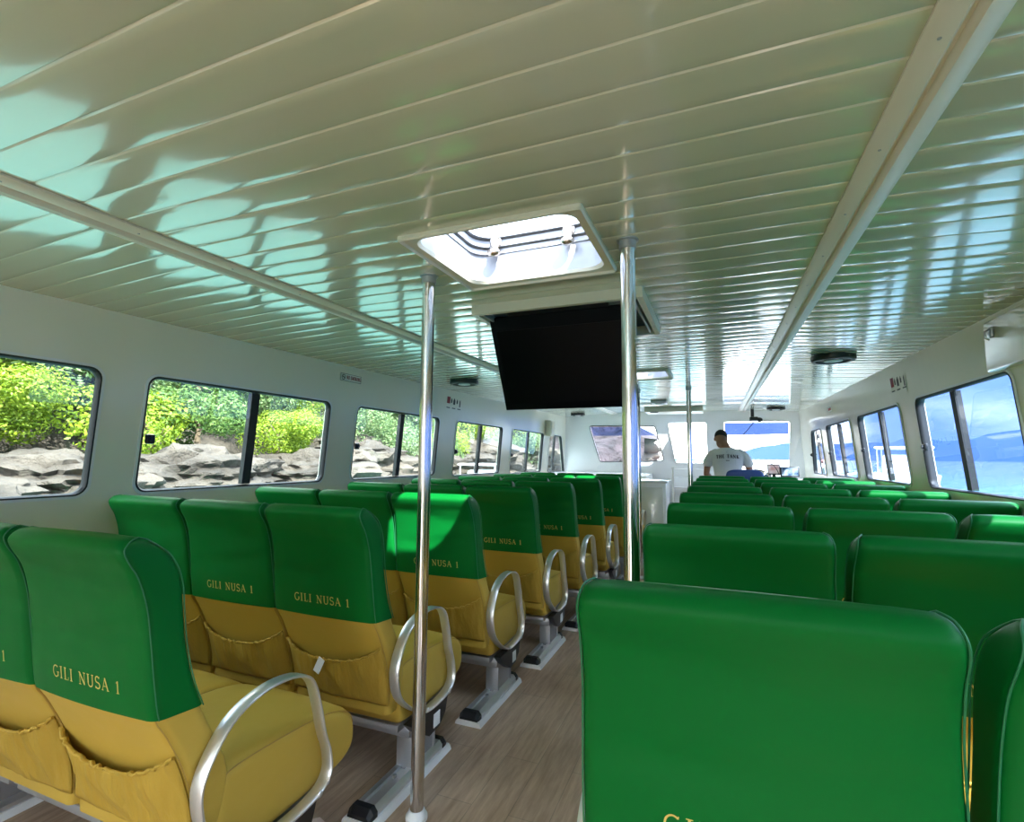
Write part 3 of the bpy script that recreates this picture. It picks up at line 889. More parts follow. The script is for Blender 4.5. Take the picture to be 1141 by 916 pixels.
for idx, (hh, gl) in enumerate(((H1, 'glass_clear'), (H2, 'glass_clear'), (H3, 'glass_clear'))):
    n += 1
    root = struct(thing('window_%d' % n, '', '')); del root['label']; del root['category']
    fy = lambda z: YF + .02 - .35 * max(0, z - 1.0)
    bm = bmesh.new(); bm.faces.new([bm.verts.new((x, fy(z), z)) for x, z in hh]); obj('pane', bm, M[gl], root, smooth=False)
    bm = bmesh.new(); tube(bm, [(x, fy(z) - .026, z) for x, z in hh], .009, 6, closed=True); obj('gasket', bm, M['rubber'] if idx == 0 else M['whitep'], root)
    if idx == 2:
        bm = bmesh.new(); bm.faces.new([bm.verts.new((x, fy(z) - .012, z)) for x, z in ((.12, 1.92), (1.08, 1.91), (1.08, 1.72), (.12, 1.71))])
        f = obj('sun_film', bm, M['film'], root, smooth=False)
    if idx == 0:
        bm = bmesh.new(); bm.faces.new([bm.verts.new((x, fy(z) - .012, z)) for x, z in ((-2.17, 1.88), (-1.05, 1.87), (-1.02, 1.72), (-2.14, 1.72))])
        f = obj('sun_film', bm, M['glass_smoke'], root, smooth=False)

ba = bulk('wall_back', -2.76, 1.35, -.04, 2.06, [[(-1.1, -.02), (-1.1, 1.9), (-.3, 1.9), (-.3, -.02)], quad_hole([(-2.4, 1.75), (-1.6, 1.75), (-1.6, 1.2), (-2.4, 1.2)]), quad_hole([(.2, 1.75), (1.0, 1.75), (1.0, 1.2), (.2, 1.2)])], yb=-2.8, rake=0, m='wall')
# dashboard and helm
root = thing('helm_console', 'white moulded helm console below the right windscreen', 'console', (.72, 8.75, 0))
bm = bmesh.new()
pr = [(-.42, 0), (-.42, .86), (-.38, .93), (-.10, 1.02), (.02, 1.03), (.62, 1.0), (.62, 0)]
loft(bm, [[(x, a, z) for a, z in pr] for x in (-.62, .55)])
obj('console_body', bm, M['gelw'], root, angle=30)
bm = bmesh.new(); box(bm, -.02, -.43, .5, .5, .012, .6, .01); obj('access_door', bm, M['gel'], root)
bm = bmesh.new(); box(bm, .1, -.25, .99, .3, .16, .02, .004, rot=Matrix.Rotation(.3, 3, 'X')); obj('switch_panel', bm, M['black'], root)
root = thing('steering_wheel', 'thin steel steering wheel in front of the helm console', 'wheel', (.52, 8.22, .99))
RT = Matrix.Rotation(math.radians(62), 3, 'X')
bm = bmesh.new(); tube(bm, [RT @ Vector((.19 * math.cos(a), .19 * math.sin(a), 0)) for a in [2 * PI * k / 32 for k in range(32)]], .011, 8, closed=True); obj('rim', bm, M['steel'], root)
for k in range(3):
    a = PI / 2 + 2 * PI * k / 3; bm = bmesh.new(); tube(bm, [(0, .0, 0), RT @ Vector((.19 * math.cos(a), .19 * math.sin(a), 0))], .007, 8); obj('spoke', bm, M['steel'], root)
bm = bmesh.new(); sphere(bm, (0, 0, 0), .03, n=12); tube(bm, [(0, 0, 0), (0, .13, -.03)], .018, 10); obj('hub', bm, M['black'], root)

def monitor(name, label, cat, c, w, h, face, tilt=-.15, rz=0, base=True):
    root = thing(name, label, cat, c, rz)
    RX = Matrix.Rotation(tilt, 3, 'X')
    bm = bmesh.new(); box(bm, 0, 0, h / 2 + .07, w, .035, h, .006); bmesh.ops.rotate(bm, cent=(0, 0, 0), matrix=RX, verts=bm.verts); obj('casing', bm, M['black'], root)
    bm = bmesh.new(); box(bm, 0, -.019, h / 2 + .07, w * .86, .003, h * .78, 0); bmesh.ops.rotate(bm, cent=(0, 0, 0), matrix=RX, verts=bm.verts); obj('display', bm, face, root, smooth=False)
    bm = bmesh.new(); box(bm, 0, 0, .035, .05, .04, .08, .004); box(bm, 0, 0, .004, .13, .1, .008, .002); obj('stand', bm, M['black'], root)
    return root
ms = mat('chart_display', (.1, .14, .2), .25); e_ = vary(ms, (.02, .06, .12), (.35, .4, .42), 14); 
B(ms).inputs['Emission Strength'].default_value = .02; L(ms, e_, 0, B(ms), 'Emission Color')
ms2 = mat('radar_display', (.5, .3, .3), .25); e2 = vary(ms2, (.55, .28, .25), (.75, .72, .7), 9)
B(ms2).inputs['Emission Strength'].default_value = .04; L(ms2, e2, 0, B(ms2), 'Emission Color')
monitor('chart_plotter', 'wide dark chart plotter at right of the helm console', 'screen', (.97, 8.42, .985), .25, .15, ms)
monitor('radar_display', 'pale pinkish square display standing on helm console', 'screen', (.77, 8.50, 1.01), .17, .16, ms2)
monitor('small_gauge', 'small dark square gauge left of the displays on helm console', 'gauge', (.675, 8.34, .95), .085, .075, ms)
bm = bmesh.new(); tube(bm, catmull([(.60, 8.35, 1.2), (.62, 8.3, 1.27), (.72, 8.3, 1.25), (.80, 8.3, 1.14), (.83, 8.35, 1.01)], 6), .005, 6); tube(bm, catmull([(.60, 8.35, 1.2), (.56, 8.36, 1.12), (.56, 8.4, 1.0)], 5), .005, 6)
tag(obj('microphone_cord', bm, M['black']), 'thin dark looping cord above the helm console', 'cord')
root = thing('compass', 'round cream-topped compass on console beside the person', 'compass', (.60, 8.62, 1.02))
bm = bmesh.new(); lathe(bm, [(.06, 0), (.062, .03), (.05, .05)], n=20); obj('base', bm, M['black'], root)
bm = bmesh.new(); sphere(bm, (0, 0, .075), .05, n=16); obj('dome', bm, mat('cream_dome', (.85, .75, .5), .2), root)

# helm seat (navy)
root = thing('helm_chair', 'navy blue padded helm chair behind the standing person', 'chair', (.30, 6.86, 0))
bm = bmesh.new(); rings = []
for z, hw, y, th in catmull([(.62, .20, .10, .07), (.8, .215, .06, .09), (1.0, .22, .03, .09), (1.10, .215, .01, .085), (1.155, .195, .005, .07), (1.178, .14, .005, .045), (1.182, .08, .005, .02)], 3):
    rings.append([(a, y + b, z) for a, b in rrect(2 * hw, th, .03, 6, 4)])
loft(bm, rings); obj('backrest', bm, M['navy'], root)
bm = bmesh.new(); box(bm, 0, .27, .62, .44, .40, .12, .04, 4); obj('cushion', bm, M['navy'], root)
bm = bmesh.new(); lathe(bm, [(.16, 0), (.16, .02), (.05, .05), (.045, .57)], (0, .27, 0), 20); obj('pedestal', bm, M['alu_grey'], root)

# visor camera / mirror on the windscreen head
root = thing('wiper_motor', 'black wiper motor and arm at top of the right windscreen', 'wiper', (.55, 8.9, 1.99))
bm = bmesh.new(); box(bm, .0, 0, -.04, .13, .09, .07, .02); sphere(bm, (.08, 0, -.055), .045, (1, 1, .9), 12); box(bm, -.02, 0, .046, .05, .05, .15, .01); obj('motor', bm, M['black'], root)
bm = bmesh.new(); tube(bm, [(.0, .06, -.09), (-.10, .14, -.22), (-.17, .16, -.29)], .006, 6); obj('arm', bm, M['black'], root)

# second ceiling housing and small light near the front
root = thing('overhead_cabinet', 'long pale green-grey box hanging under the ceiling before the centre windscreen', 'housing', (-.62, 8.35, zc(8.35) - .006))
bm = bmesh.new(); box(bm, 0, 0, -.035, .86, .5, .07, .008); obj('body', bm, M['trimm'], root)
bm = bmesh.new(); box(bm, -.28, -.255, -.075, .12, .01, .012, 0); box(bm, .25, -.255, -.075, .05, .01, .012, 0); obj('handle', bm, M['black'], root)
root = thing('cabin_lamp', 'small square grey ceiling lamp beyond the second hatch', 'lamp', (-.72, 7.1, zc(7.1)))
bm = bmesh.new(); box(bm, 0, 0, -.02, .21, .2, .04, .01); obj('body', bm, M['alu_grey'], root)
bm = bmesh.new(); lathe(bm, [(.06, -.04), (.055, -.055), (.001, -.06)], n=20); obj('lens', bm, M['alu'], root)

# white cabinet at the front left of the aisle
root = thing('white_cabinet', 'tall white locker with round latch at the end of the aisle', 'cabinet', (-.83, 7.0, 0))
bm = bmesh.new(); box(bm, -.12, .25, .5, .62, .5, .99, .02, 3); obj('body', bm, M['gelw'], root)
bm = bmesh.new(); box(bm, -.06, -.008, .5, .42, .016, .86, .008); dr = obj('door', bm, M['gel'], root)
bm = bmesh.new(); disc(bm, (-.16, -.020, .90), .022, .012, 16, 'Y'); obj('latch', bm, M['alu_grey'], dr)
bm = bmesh.new(); box(bm, -.12, .25, 1.0, .66, .54, .03, .012); obj('top', bm, M['gelw'], root)

# forward lockers / raised deck filling the port bow
root = thing('bow_locker', 'low white moulded locker below the left windscreen', 'locker', (-1.7, 9.0, 0))
bm = bmesh.new(); loft(bm, [[(x, a, z) for a, z in ((-.6, 0), (-.6, .98), (-.54, 1.03), (.30, 1.05), (.30, 0))] for x in (-.92, .62)]); obj('body', bm, M['gelw'], root, angle=30)
bm = bmesh.new(); box(bm, -.15, -.61, .6, .9, .02, .5, .01); obj('door', bm, M['gel'], root)
root = thing('companionway_steps', 'white steps with steel rail leading forward at the aisle end', 'steps', (-.42, 8.7, 0))
for k in range(3):
    bm = bmesh.new(); box(bm, 0, .0 + k * .2, .12 + k * .2, .60, .25, .24 + k * .4 if False else .24 + .0, .012); 
    o = obj('step', bm, M['gelw'], root)
bm = bmesh.new(); box(bm, 0, .62, .5, .62, .2, 1.0, .02); obj('bulkhead', bm, M['gelw'], root)
root = thing('boarding_rail', 'small steel and white rail frame standing right of the locker', 'rail', (-.40, 8.0, 0))
bm = bmesh.new()
tube(bm, [(-.23, 0, .02), (-.23, 0, 1.15), (.25, 0, 1.15), (.25, 0, .02)], .018, 12); obj('frame', bm, M['alu'], root)
bm = bmesh.new(); tube(bm, [(-.23, 0, .88), (.25, 0, .88)], .013, 10); obj('crossbar', bm, M['alu'], root)
bm = bmesh.new(); box(bm, .01, .012, .45, .46, .012, .82, .003); obj('panel', bm, M['gelw'], root)
bm = bmesh.new(); box(bm, -.23, 0, 1.17, .05, .05, .04, .01); box(bm, .25, 0, 1.17, .05, .05, .04, .01); obj('corner_cap', bm, M['whitep'], root)

# roll of blind box on left wall far
root = thing('junction_box', 'pale green-grey box high on the left wall past the fifth window', 'box', (-2.60, 8.1, 1.80))
bm = bmesh.new(); box(bm, 0, 0, 0, .09, .20, .26, .012); obj('body', bm, M['trimm'], root)
bm = bmesh.new(); box(bm, .05, 0, .0, .008, .15, .2, .003); obj('lid', bm, M['trimm'], root)

# paper in pocket, scraps
bm = bmesh.new(); box(bm, 0, 0, 0, .03, .003, .06, 0, rot=Matrix.Rotation(.45, 3, 'Y'))
o = obj('folded_paper', bm, M['paper'], smooth=False); o.location = (-1.46, 1.618, .50); tag(o, 'white folded paper sticking out of the seat pocket in second left row', 'paper')
for k, (x, y) in enumerate(((-1.75, 1.50), (-1.55, 1.56), (-1.32, 1.50))):
    bm = bmesh.new(); nn = 12; vs = []
    c = bm.verts.new((0, 0, .014))
    for i in range(nn):
        a = 2 * PI * i / nn; r = random.uniform(.025, .05); vs.append(bm.verts.new((r * 1.6 * math.cos(a), r * math.sin(a), random.uniform(.002, .022))))
    for i in range(nn): bm.faces.new((c, vs[i], vs[(i + 1) % nn]))
    o = obj('torn_paper', bm, mat('pinkish_paper', (.72, .56, .48), .8) if k == 0 else bpy.data.materials['pinkish_paper'], smooth=False)
    o.location = (x, y, .0); md = o.modifiers.new('t', 'SOLIDIFY'); md.thickness = .001
    tag(o, ['pinkish torn paper scrap on floor beneath the first left row, farthest left', 'pinkish torn paper scrap on floor, middle of the three scraps', 'pinkish torn paper scrap on floor nearest the aisle'][k], 'paper')

# ------------------------------------------------------------------ person at the helm
root = thing('person', 'person in white T-shirt with dark back print, standing at the helm, head bowed', 'person', (.12, 7.42, 0), .0)
root['category'] = 'person'
def limb(bm, pts, rs, n=14):
    P = catmull([tuple(p) + (r,) for p, r in zip(pts, rs)], 4)
    tube(bm, [p[:3] for p in P], [p[3] for p in P], n)
    for q in (P[0], P[-1]): sphere(bm, q[:3], q[3] * .99, n=12)
def torso(bm, secs, grow=0):
    rings = []
    for z, hw, hd, y, x in catmull(secs, 4):
        rings.append([(x + (hw + grow) * math.copysign(abs(math.cos(t)) ** .8, math.cos(t)), y + (hd + grow) * math.copysign(abs(math.sin(t)) ** .9, math.sin(t)), z) for t in [2 * PI * k / 28 for k in range(28)]])
    loft(bm, rings)
bm = bmesh.new()
TS = [(.86, .165, .11, 0, 0), (.95, .17, .115, 0, 0), (1.05, .155, .105, .005, 0), (1.18, .165, .11, .01, 0), (1.32, .185, .115, .015, 0), (1.40, .17, .10, .02, 0), (1.445, .11, .07, .03, 0), (1.47, .06, .055, .04, 0)]
torso(bm, TS)
limb(bm, [(0, .03, 1.42), (-.03, .06, 1.50), (-.06, .085, 1.55)], [.06, .055, .055])
hr = Matrix.Rotation(-.42, 3, 'X') @ Matrix.Rotation(.05, 3, 'Y')
hc = Vector((-.075, .105, 1.585))
def hp(x, y, z): return hc + hr @ Vector((x, y, z))
sphere(bm, hp(0, -.01, .02), .098, (.80, 1.0, .98), 20, rot=hr); sphere(bm, hp(0, .03, -.045), .075, (.78, .85, 1.0), 16, rot=hr)
sphere(bm, hp(0, .105, -.02), .016, (.8, 1.1, 1.4), 8, rot=hr)                     # nose
sphere(bm, hp(0, .088, -.068), .018, (1.4, .6, .5), 8, rot=hr)                      # lips
for sx in (-1, 1):
    sphere(bm, hp(sx * .080, -.005, -.01), .026, (.35, .7, 1.15), 10, rot=hr)       # ears
    sphere(bm, hp(sx * .03, .085, .008), .014, (1.1, .5, .8), 8, rot=hr)            # brow / eye
    limb(bm, [(sx * .19, .02, 1.375), (sx * .248, .0, 1.24), (sx * .268, -.02, 1.11)], [.052, .046, .038])
    limb(bm, [(sx * .268, -.02, 1.11), (sx * .235, .12, 1.06), (sx * .20, .25, 1.03)], [.040, .038, .026])
    # hand: palm, four fingers, thumb
    w = Vector((sx * .20, .25, 1.03)); limb(bm, [w, w + Vector((-sx * .01, .05, -.003)), w + Vector((-sx * .015, .09, -.008))], [.026, .032, .030])
    for q, (dx, ln) in enumerate(((-.027, .070), (-.009, .080), (.009, .074), (.026, .058))):
        b0 = w + Vector((-sx * .015 + dx, .10, -.008)); limb(bm, [b0, b0 + Vector((0, ln * .5, -.012)), b0 + Vector((0, ln * .85, -.035))], [.0095, .009, .008], 8)
    b0 = w + Vector((-sx * .035, .035, -.005)); limb(bm, [b0, b0 + Vector((-sx * .025, .03, -.008)), b0 + Vector((-sx * .032, .06, -.02))], [.012, .011, .009], 8)
    limb(bm, [(sx * .09, 0, .90), (sx * .10, .02, .70), (sx * .105, .03, .48), (sx * .105, .0, .25), (sx * .105, -.02, .09)], [.088, .08, .056, .055, .038])
    limb(bm, [(sx * .105, -.035, .045), (sx * .11, .06, .04), (sx * .115, .15, .03)], [.042, .038, .028])
body = obj('body', bm, M['skin'], root)
md = body.modifiers.new('r', 'REMESH'); md.mode = 'VOXEL'; md.voxel_size = .0075; md.use_smooth_shade = True
md = body.modifiers.new('s', 'SMOOTH'); md.iterations = 3; md.factor = .5
bm = bmesh.new()     # hair cap
for th in range(13):
    pass
q = bmesh.ops.create_uvsphere(bm, u_segments=28, v_segments=20, radius=.104)
bmesh.ops.delete(bm, geom=[v for v in bm.verts if (v.co.z < -.025 and v.co.y < .0) or (v.co.y > .0 and v.co.z < .02 + v.co.y * .4)], context='VERTS')
bmesh.ops.scale(bm, vec=(.82, 1.02, 1.0), verts=bm.verts)
for v in bm.verts: v.co += Vector((0, 0, 0)) + v.co.normalized() * (.003 * noise.noise(v.co * 60))
bmesh.ops.rotate(bm, cent=(0, 0, 0), matrix=hr, verts=bm.verts); bmesh.ops.translate(bm, vec=hp(0, -.01, .024), verts=bm.verts)
h_ = obj('hair', bm, M['hair'], root); md = h_.modifiers.new('t', 'SOLIDIFY'); md.thickness = .012; md.offset = -1
bm = bmesh.new()     # T-shirt
S2 = [(.84, .185, .140, 0, 0), (.90, .185, .140, 0, 0), (1.05, .172, .135, 0, 0), (1.18, .178, .132, .005, 0), (1.32, .205, .135, .012, 0), (1.39, .19, .122, .02, 0), (1.435, .13, .09, .03, 0), (1.462, .078, .07, .04, 0)]
torso(bm, S2)
for sx in (-1, 1): limb(bm, [(sx * .15, .02, 1.385), (sx * .218, .01, 1.33), (sx * .252, -.005, 1.25)], [.064, .062, .064]); 
sh = obj('t_shirt', bm, M['shirt'], root)
md = sh.modifiers.new('r', 'REMESH'); md.mode = 'VOXEL'; md.voxel_size = .009; md.use_smooth_shade = True
md = sh.modifiers.new('s', 'SMOOTH'); md.iterations = 4; md.factor = .5
bpy.context.view_layer.update()
dg = bpy.context.evaluated_depsgraph_get()
bv = BVHTree.FromObject(sh, dg)
def shirt_text(txt, h, wid, zb, bold, xo=0, curve=0):
    q, W_ = text_strips(txt, h, bold); k = wid / W_; bm = bmesh.new()
    for quad in q:
        vs = []
        for a, b in quad:
            x = a * k + xo; z = zb + b - curve * (a * k) ** 2
            hh = bv.ray_cast(Vector((x, -1, z)), Vector((0, 1, 0)))
            vs.append(bm.verts.new((x, (hh[0].y if hh[0] else -.12) - .003, z)))
        try: bm.faces.new(vs)
        except ValueError: pass
    return bm
obj('print', shirt_text('THE TANK', .045, .28, 1.325, 2.3, curve=.5), M['darkprint'], sh, smooth=False)
obj('print', shirt_text('S', .05, .03, 1.365, 1.0), M['alu_grey'], sh, smooth=False)
bm = bmesh.new()
for x0 in (-.02, -.006, .008):
    vs = []
    for x, z in ((x0, 1.285), (x0 + .011, 1.285), (x0 + .011, 1.296), (x0, 1.296)):
        hh = bv.ray_cast(Vector((x, -1, z)), Vector((0, 1, 0))); vs.append(bm.verts.new((x, (hh[0].y if hh[0] else -.12) - .003, z)))
    bm.faces.new(vs)
obj('print', bm, M['darkprint'], sh, smooth=False)
bm = bmesh.new()
torso(bm, [(.74, .19, .13, 0, 0), (.80, .195, .135, 0, 0), (.88, .185, .128, 0, 0), (.97, .18, .125, 0, 0)])
for sx in (-1, 1): limb(bm, [(sx * .095, 0, .82), (sx * .105, .02, .68), (sx * .108, .03, .56)], [.10, .098, .092])
so = obj('shorts', bm, M['shorts'], root); md = so.modifiers.new('r', 'REMESH'); md.mode = 'VOXEL'; md.voxel_size = .012; md.use_smooth_shade = True

# ------------------------------------------------------------------ outside
SEA = -.55
sm = M['sea'] = mat('sea_water', (.02, .22, .30), .10, ior=1.33)
_tc = N(sm, 'ShaderNodeTexCoord'); _sx = N(sm, 'ShaderNodeSeparateXYZ'); L(sm, _tc, 'Object', _sx, 0)
_mr = N(sm, 'ShaderNodeMapRange'); _mr.inputs['From Min'].default_value = -10; _mr.inputs['From Max'].default_value = 60; L(sm, _sx, 'X', _mr, 0)
_cr = N(sm, 'ShaderNodeValToRGB'); _e = _cr.color_ramp.elements; _e[0].color = (.08, .17, .15, 1); _e[0].position = 0; _e[1].color = (.008, .035, .085, 1); _e[1].position = 1
for _p, _c in ((.14, (.06, .15, .14, 1)), (.30, (.012, .09, .12, 1)), (.55, (.006, .045, .09, 1))):
    _q = _e.new(_p); _q.color = _c
L(sm, _mr, 0, _cr, 0); L(sm, _cr, 0, B(sm), 'Base Color')
bump(sm, 1.1, .5, .25, 5)
bm = bmesh.new()
def sea_ring():
    R = [0, 14, 30, 60, 120, 300, 900, 3000, 9000]
    vr = [[bm.verts.new((r * math.cos(2 * PI * k / 48) , r * math.sin(2 * PI * k / 48), SEA)) for k in range(48)] for r in R[1:]]
    c = bm.verts.new((0, 0, SEA))
    for i in range(48): bm.faces.new((c, vr[0][i], vr[0][(i + 1) % 48]))
    for a, b in zip(vr[:-1], vr[1:]):
        for i in range(48): bm.faces.new((a[i], b[i], b[(i + 1) % 48], a[(i + 1) % 48]))
sea_ring()
o = struct(obj('sea', bm, M['sea'], smooth=False))

# shore: rocky slope along the left side curving toward the bow
rk = M['rock'] = mat('limestone', (.4, .36, .31), .85)
vary(rk, (.035, .028, .022), (.11, .092, .075), 1.3, 10, (1, 1, 2.6), .36, .62); bump(rk, 2.2, 1., .5, 10, rough=.65)
sl = M['soil'] = mat('hill_soil', (.06, .09, .03), .95); vary(sl, (.03, .05, .015), (.10, .13, .05), 1.5, 6)
def shore_x(y): return -10.5 + 4.2 * max(0, min(1, (y - 6) / 34)) ** 1.1
bm = bmesh.new(); NX, NY = 46, 90; g = []
for j in range(NY + 1):
    yy = -30 + 110 * j / NY; row = []
    for i in range(NX + 1):
        d = 26 * (i / NX) ** 1.3
        xs = shore_x(yy) + .5 * math.sin(yy * .35)
        x = xs - d
        h = SEA - .3 + 2.3 * (1 - math.exp(-d / 2.2)) + max(0, d - 4.5) * .75
        h += (.55 * noise.noise(Vector((x * .5, yy * .5, 0))) + .3 * noise.noise(Vector((x * 1.4, yy * 1.4, 3)))) * min(1, d)
        # stratified ledges
        if d < 5: h += .12 * math.sin(h * 14)
        row.append(bm.verts.new((x, yy, h)))
    g.append(row)
for a, b in zip(g[:-1], g[1:]):
    for i in range(NX):
        f = bm.faces.new((a[i], b[i], b[i + 1], a[i + 1])); f.material_index = 0 if i < 20 else 1
struct(obj('shore', bm, [M['rock'], M['soil']], angle=60))

def rock_mesh(seed, n=3):
    bm = bmesh.new(); bmesh.ops.create_icosphere(bm, subdivisions=n + 2, radius=1)
    for v in bm.verts:
        d = v.co.normalized(); k = 1 + .38 * noise.noise(d * 1.6 + Vector((seed, 0, 0))) + .18 * noise.noise(d * 4 + Vector((0, seed, 0))) + .10 * noise.noise(d * 9 + Vector((0, 0, seed))) + .05 * noise.noise(Vector((d.x * 14, d.y * 14, d.z * 34)))
        v.co = d * k; v.co.z = v.co.z * .62
        v.co += Vector((d.x, d.y, 0)) * .035 * math.sin(v.co.z * 34 + 2 * noise.noise(d * 3))
    return bm
rocks = []
for s in range(3):
    o = obj('shore_boulder', rock_mesh(s * 7.3 + 1), M['rock'], angle=35); rocks.append(o)
spots = [(-11.3, 3.2, .5, 1.3), (-12.2, 6.0, .6, 1.5), (-11.8, 8.6, .7, 1.7), (-11.4, 12.0, .6, 1.6), (-12.6, 15.5, .9, 2.2), (-11.6, 19.0, .7, 1.8), (-10.8, 1.0, .3, .9), (-11.0, 5.0, .2, .8), (-10.9, 10.2, .2, .9), (-11.5, 24, .9, 2.4), (-11.0, 30, 1.2, 3.0), (-9.5, 40, 2, 5)]
wheres = ['pale shore boulder by the water beyond the second left window', 'large pale boulder under the foliage beyond the second left window', 'broad pale boulder beyond the third left window', 'pale rounded boulder beyond the third left window, farther forward', 'tall pale boulder beyond the fourth left window', 'pale boulder low on shore beyond the fourth left window', 'low grey shore rock beyond the nearest left window', 'small grey shore rock seen low in the second left window', 'small grey shore rock seen low in the third left window', 'distant pale boulder beyond the fifth left window', 'distant large boulder beyond the sixth left window', 'great distant rock face seen through the left windscreen']
for k, (x, y, z, s) in enumerate(spots):
    o = rocks[k] if k < 3 else rocks[k % 3].copy()
    if k >= 3: COL.objects.link(o)
    o.location = (x, y, z - .1); o.scale = (s, s * 1.25, s * .85); o.rotation_euler = (0, 0, k * 1.7)
    tag(o, wheres[k], 'rock', 'boulders along the shore')
# a dark cliff ahead to port
bm = bmesh.new(); NX, NY = 40, 16; g = []
for i in range(NX + 1):
    row = []
    for j in range(NY + 1):
        u, v = i / NX, j / NY
        x = -24 + 20.2 * u; z = SEA - .5 + v * (7.5 - 4.0 * u ** 3)
        y = 27 + 3 * v + 2.6 * noise.noise(Vector((x * .25, z * .3, 5))) + 1.2 * noise.noise(Vector((x * .9, z * .9, 2)))
        row.append(bm.verts.new((x, y, z)))
    row.append(bm.verts.new((row[-1].co.x, row[-1].co.y + 12, row[-1].co.z + .3)))
    g.append(row)
for a, b in zip(g[:-1], g[1:]):
    for i in range(NY + 1): bm.faces.new((a[i], b[i], b[i + 1], a[i + 1]))
clf = mat('dark_cliff_rock', (.2, .17, .18), .9); vary(clf, (.006, .004, .006), (.045, .032, .038), .7, 8, (1, 1, 1.6)); bump(clf, 1.2, 1., .8, 8)
struct(obj('cliff', bm, clf, angle=70))

# foliage
def leafmat(name, c1, c2, tr):
    m = bpy.data.materials.new(name); m.use_nodes = True; b = B(m)
    gi = N(m, 'ShaderNodeNewGeometry'); cr = N(m, 'ShaderNodeValToRGB')
    cr.color_ramp.elements[0].color = (*c1, 1); cr.color_ramp.elements[1].color = (*c2, 1)
    L(m, gi, 'Random Per Island', cr, 0); L(m, cr, 0, b, 'Base Color'); b.inputs['Roughness'].default_value = .55
    tl = N(m, 'ShaderNodeBsdfTranslucent'); L(m, cr, 0, tl, 0); mx = N(m, 'ShaderNodeMixShader'); mx.inputs[0].default_value = tr
    out = m.node_tree.nodes['Material Output']; L(m, b, 0, mx, 1); L(m, tl, 0, mx, 2); L(m, mx, 0, out, 0); return m
LM = [leafmat('leaf_yellow_green', (.10, .19, .012), (.32, .42, .03), .4), leafmat('leaf_mid_green', (.04, .11, .02), (.14, .23, .05), .35), leafmat('leaf_pale_green', (.08, .16, .06), (.20, .28, .11), .35)]
bark = mat('bark', (.12, .09, .06), .9)
def crown(seed, nleaf=2600, size=.17):
    rnd = random.Random(seed); bm = bmesh.new()
    blobs = [(Vector((rnd.uniform(-.6, .6), rnd.uniform(-.6, .6), rnd.uniform(-.35, .5))), rnd.uniform(.35, .6)) for _ in range(9)]
    for _ in range(nleaf):
        c, r = rnd.choice(blobs)
        d = Vector((rnd.gauss(0, 1), rnd.gauss(0, 1), rnd.gauss(0, 1))).normalized()
        p = c + d * r * rnd.uniform(.72, 1.0)
        nn = (d + Vector((rnd.gauss(0, .5), rnd.gauss(0, .5), rnd.gauss(0, .5) + .3))).normalized()
        a = nn.orthogonal().normalized(); a.rotate(Matrix.Rotation(rnd.uniform(0, 6.28), 3, nn)); b = nn.cross(a)
        s = size * rnd.uniform(.6, 1.2) * .5
        bm.faces.new([bm.verts.new(p + q) for q in (-a * s, -b * s * .45, a * s, b * s * .45)])
    return bm
protos = []
for k in range(3):
    t = thing('leafy_tree', '', 'tree')
    obj('foliage', crown(k + 1, 7500, .125 / 1.6), LM[k], t, smooth=False)
    bm = bmesh.new(); tube(bm, [(0, 0, -1.1), (.04, .03, -.5), (0, 0, .1)], [.07, .05, .02], 8)
    for q in range(5):
        a = q * 1.3; tube(bm, [(0, 0, -.4 + q * .1), (.3 * math.cos(a), .3 * math.sin(a), .1 + q * .07)], [.025, .008], 6)
    obj('trunk', bm, bark, t)
    protos.append(t)
TT = []
rnd = random.Random(5)
for (ya, yb, xx, zz, ss, dn) in ((-4, 60, -3.1, 1.9, 1.5, 2.0), (-5, 62, -5.3, 3.7, 2.1, 2.7), (-6, 64, -8.1, 6.2, 2.8, 3.6), (-8, 64, -12, 9.6, 3.6, 4.8)):
    y = ya
    while y < yb:
        TT.append((shore_x(y) + xx + rnd.uniform(-.6, .6), y + rnd.uniform(-.4, .4), zz + rnd.uniform(-.35, .5), ss * rnd.uniform(.8, 1.15), len(TT)))
        y += dn * rnd.uniform(.8, 1.1)
usedp = set()
band_name = {-13.6: 'lowest', -15.8: 'second', -18.6: 'third', -22.5: 'topmost'}
kindn = ['bright yellow-green', 'dark mid-green', 'pale grey-green']
for idx, (x, y, z, s, _) in enumerate(TT):
    band_ = 'lowest tier just above the rocks' if z < 2.6 else 'second tier of the wooded slope' if z < 4.6 else 'third tier of the wooded slope' if z < 7.5 else 'top of the wooded slope'
    ki = (0 if (z < 2.9 and 0 < y < 14 and rnd.random() < .65) else rnd.choice((0, 1, 1, 2, 2)))
    if -2 < y < 7 and z < 4.6: ki = 0 if z < 2.9 else rnd.choice((0, 2))
    t = protos[ki] if ki not in usedp else copy_tree(protos[ki]); usedp.add(ki)
    t.location = (x, y, z); t.scale = (s, s, s * .85); t.rotation_euler = (0, 0, idx * 2.1)
    w = 'nearest' if y < 2 else 'near' if y < 8 else 'middle' if y < 18 else 'far' if y < 30 else 'distant' if y < 45 else 'farthest'
    t['label'] = '%s leafy tree, %s stretch, %s' % (kindn[ki], w, band_)
    t['group'] = '%s trees, %s stretch, %s' % (kindn[ki], w, band_)

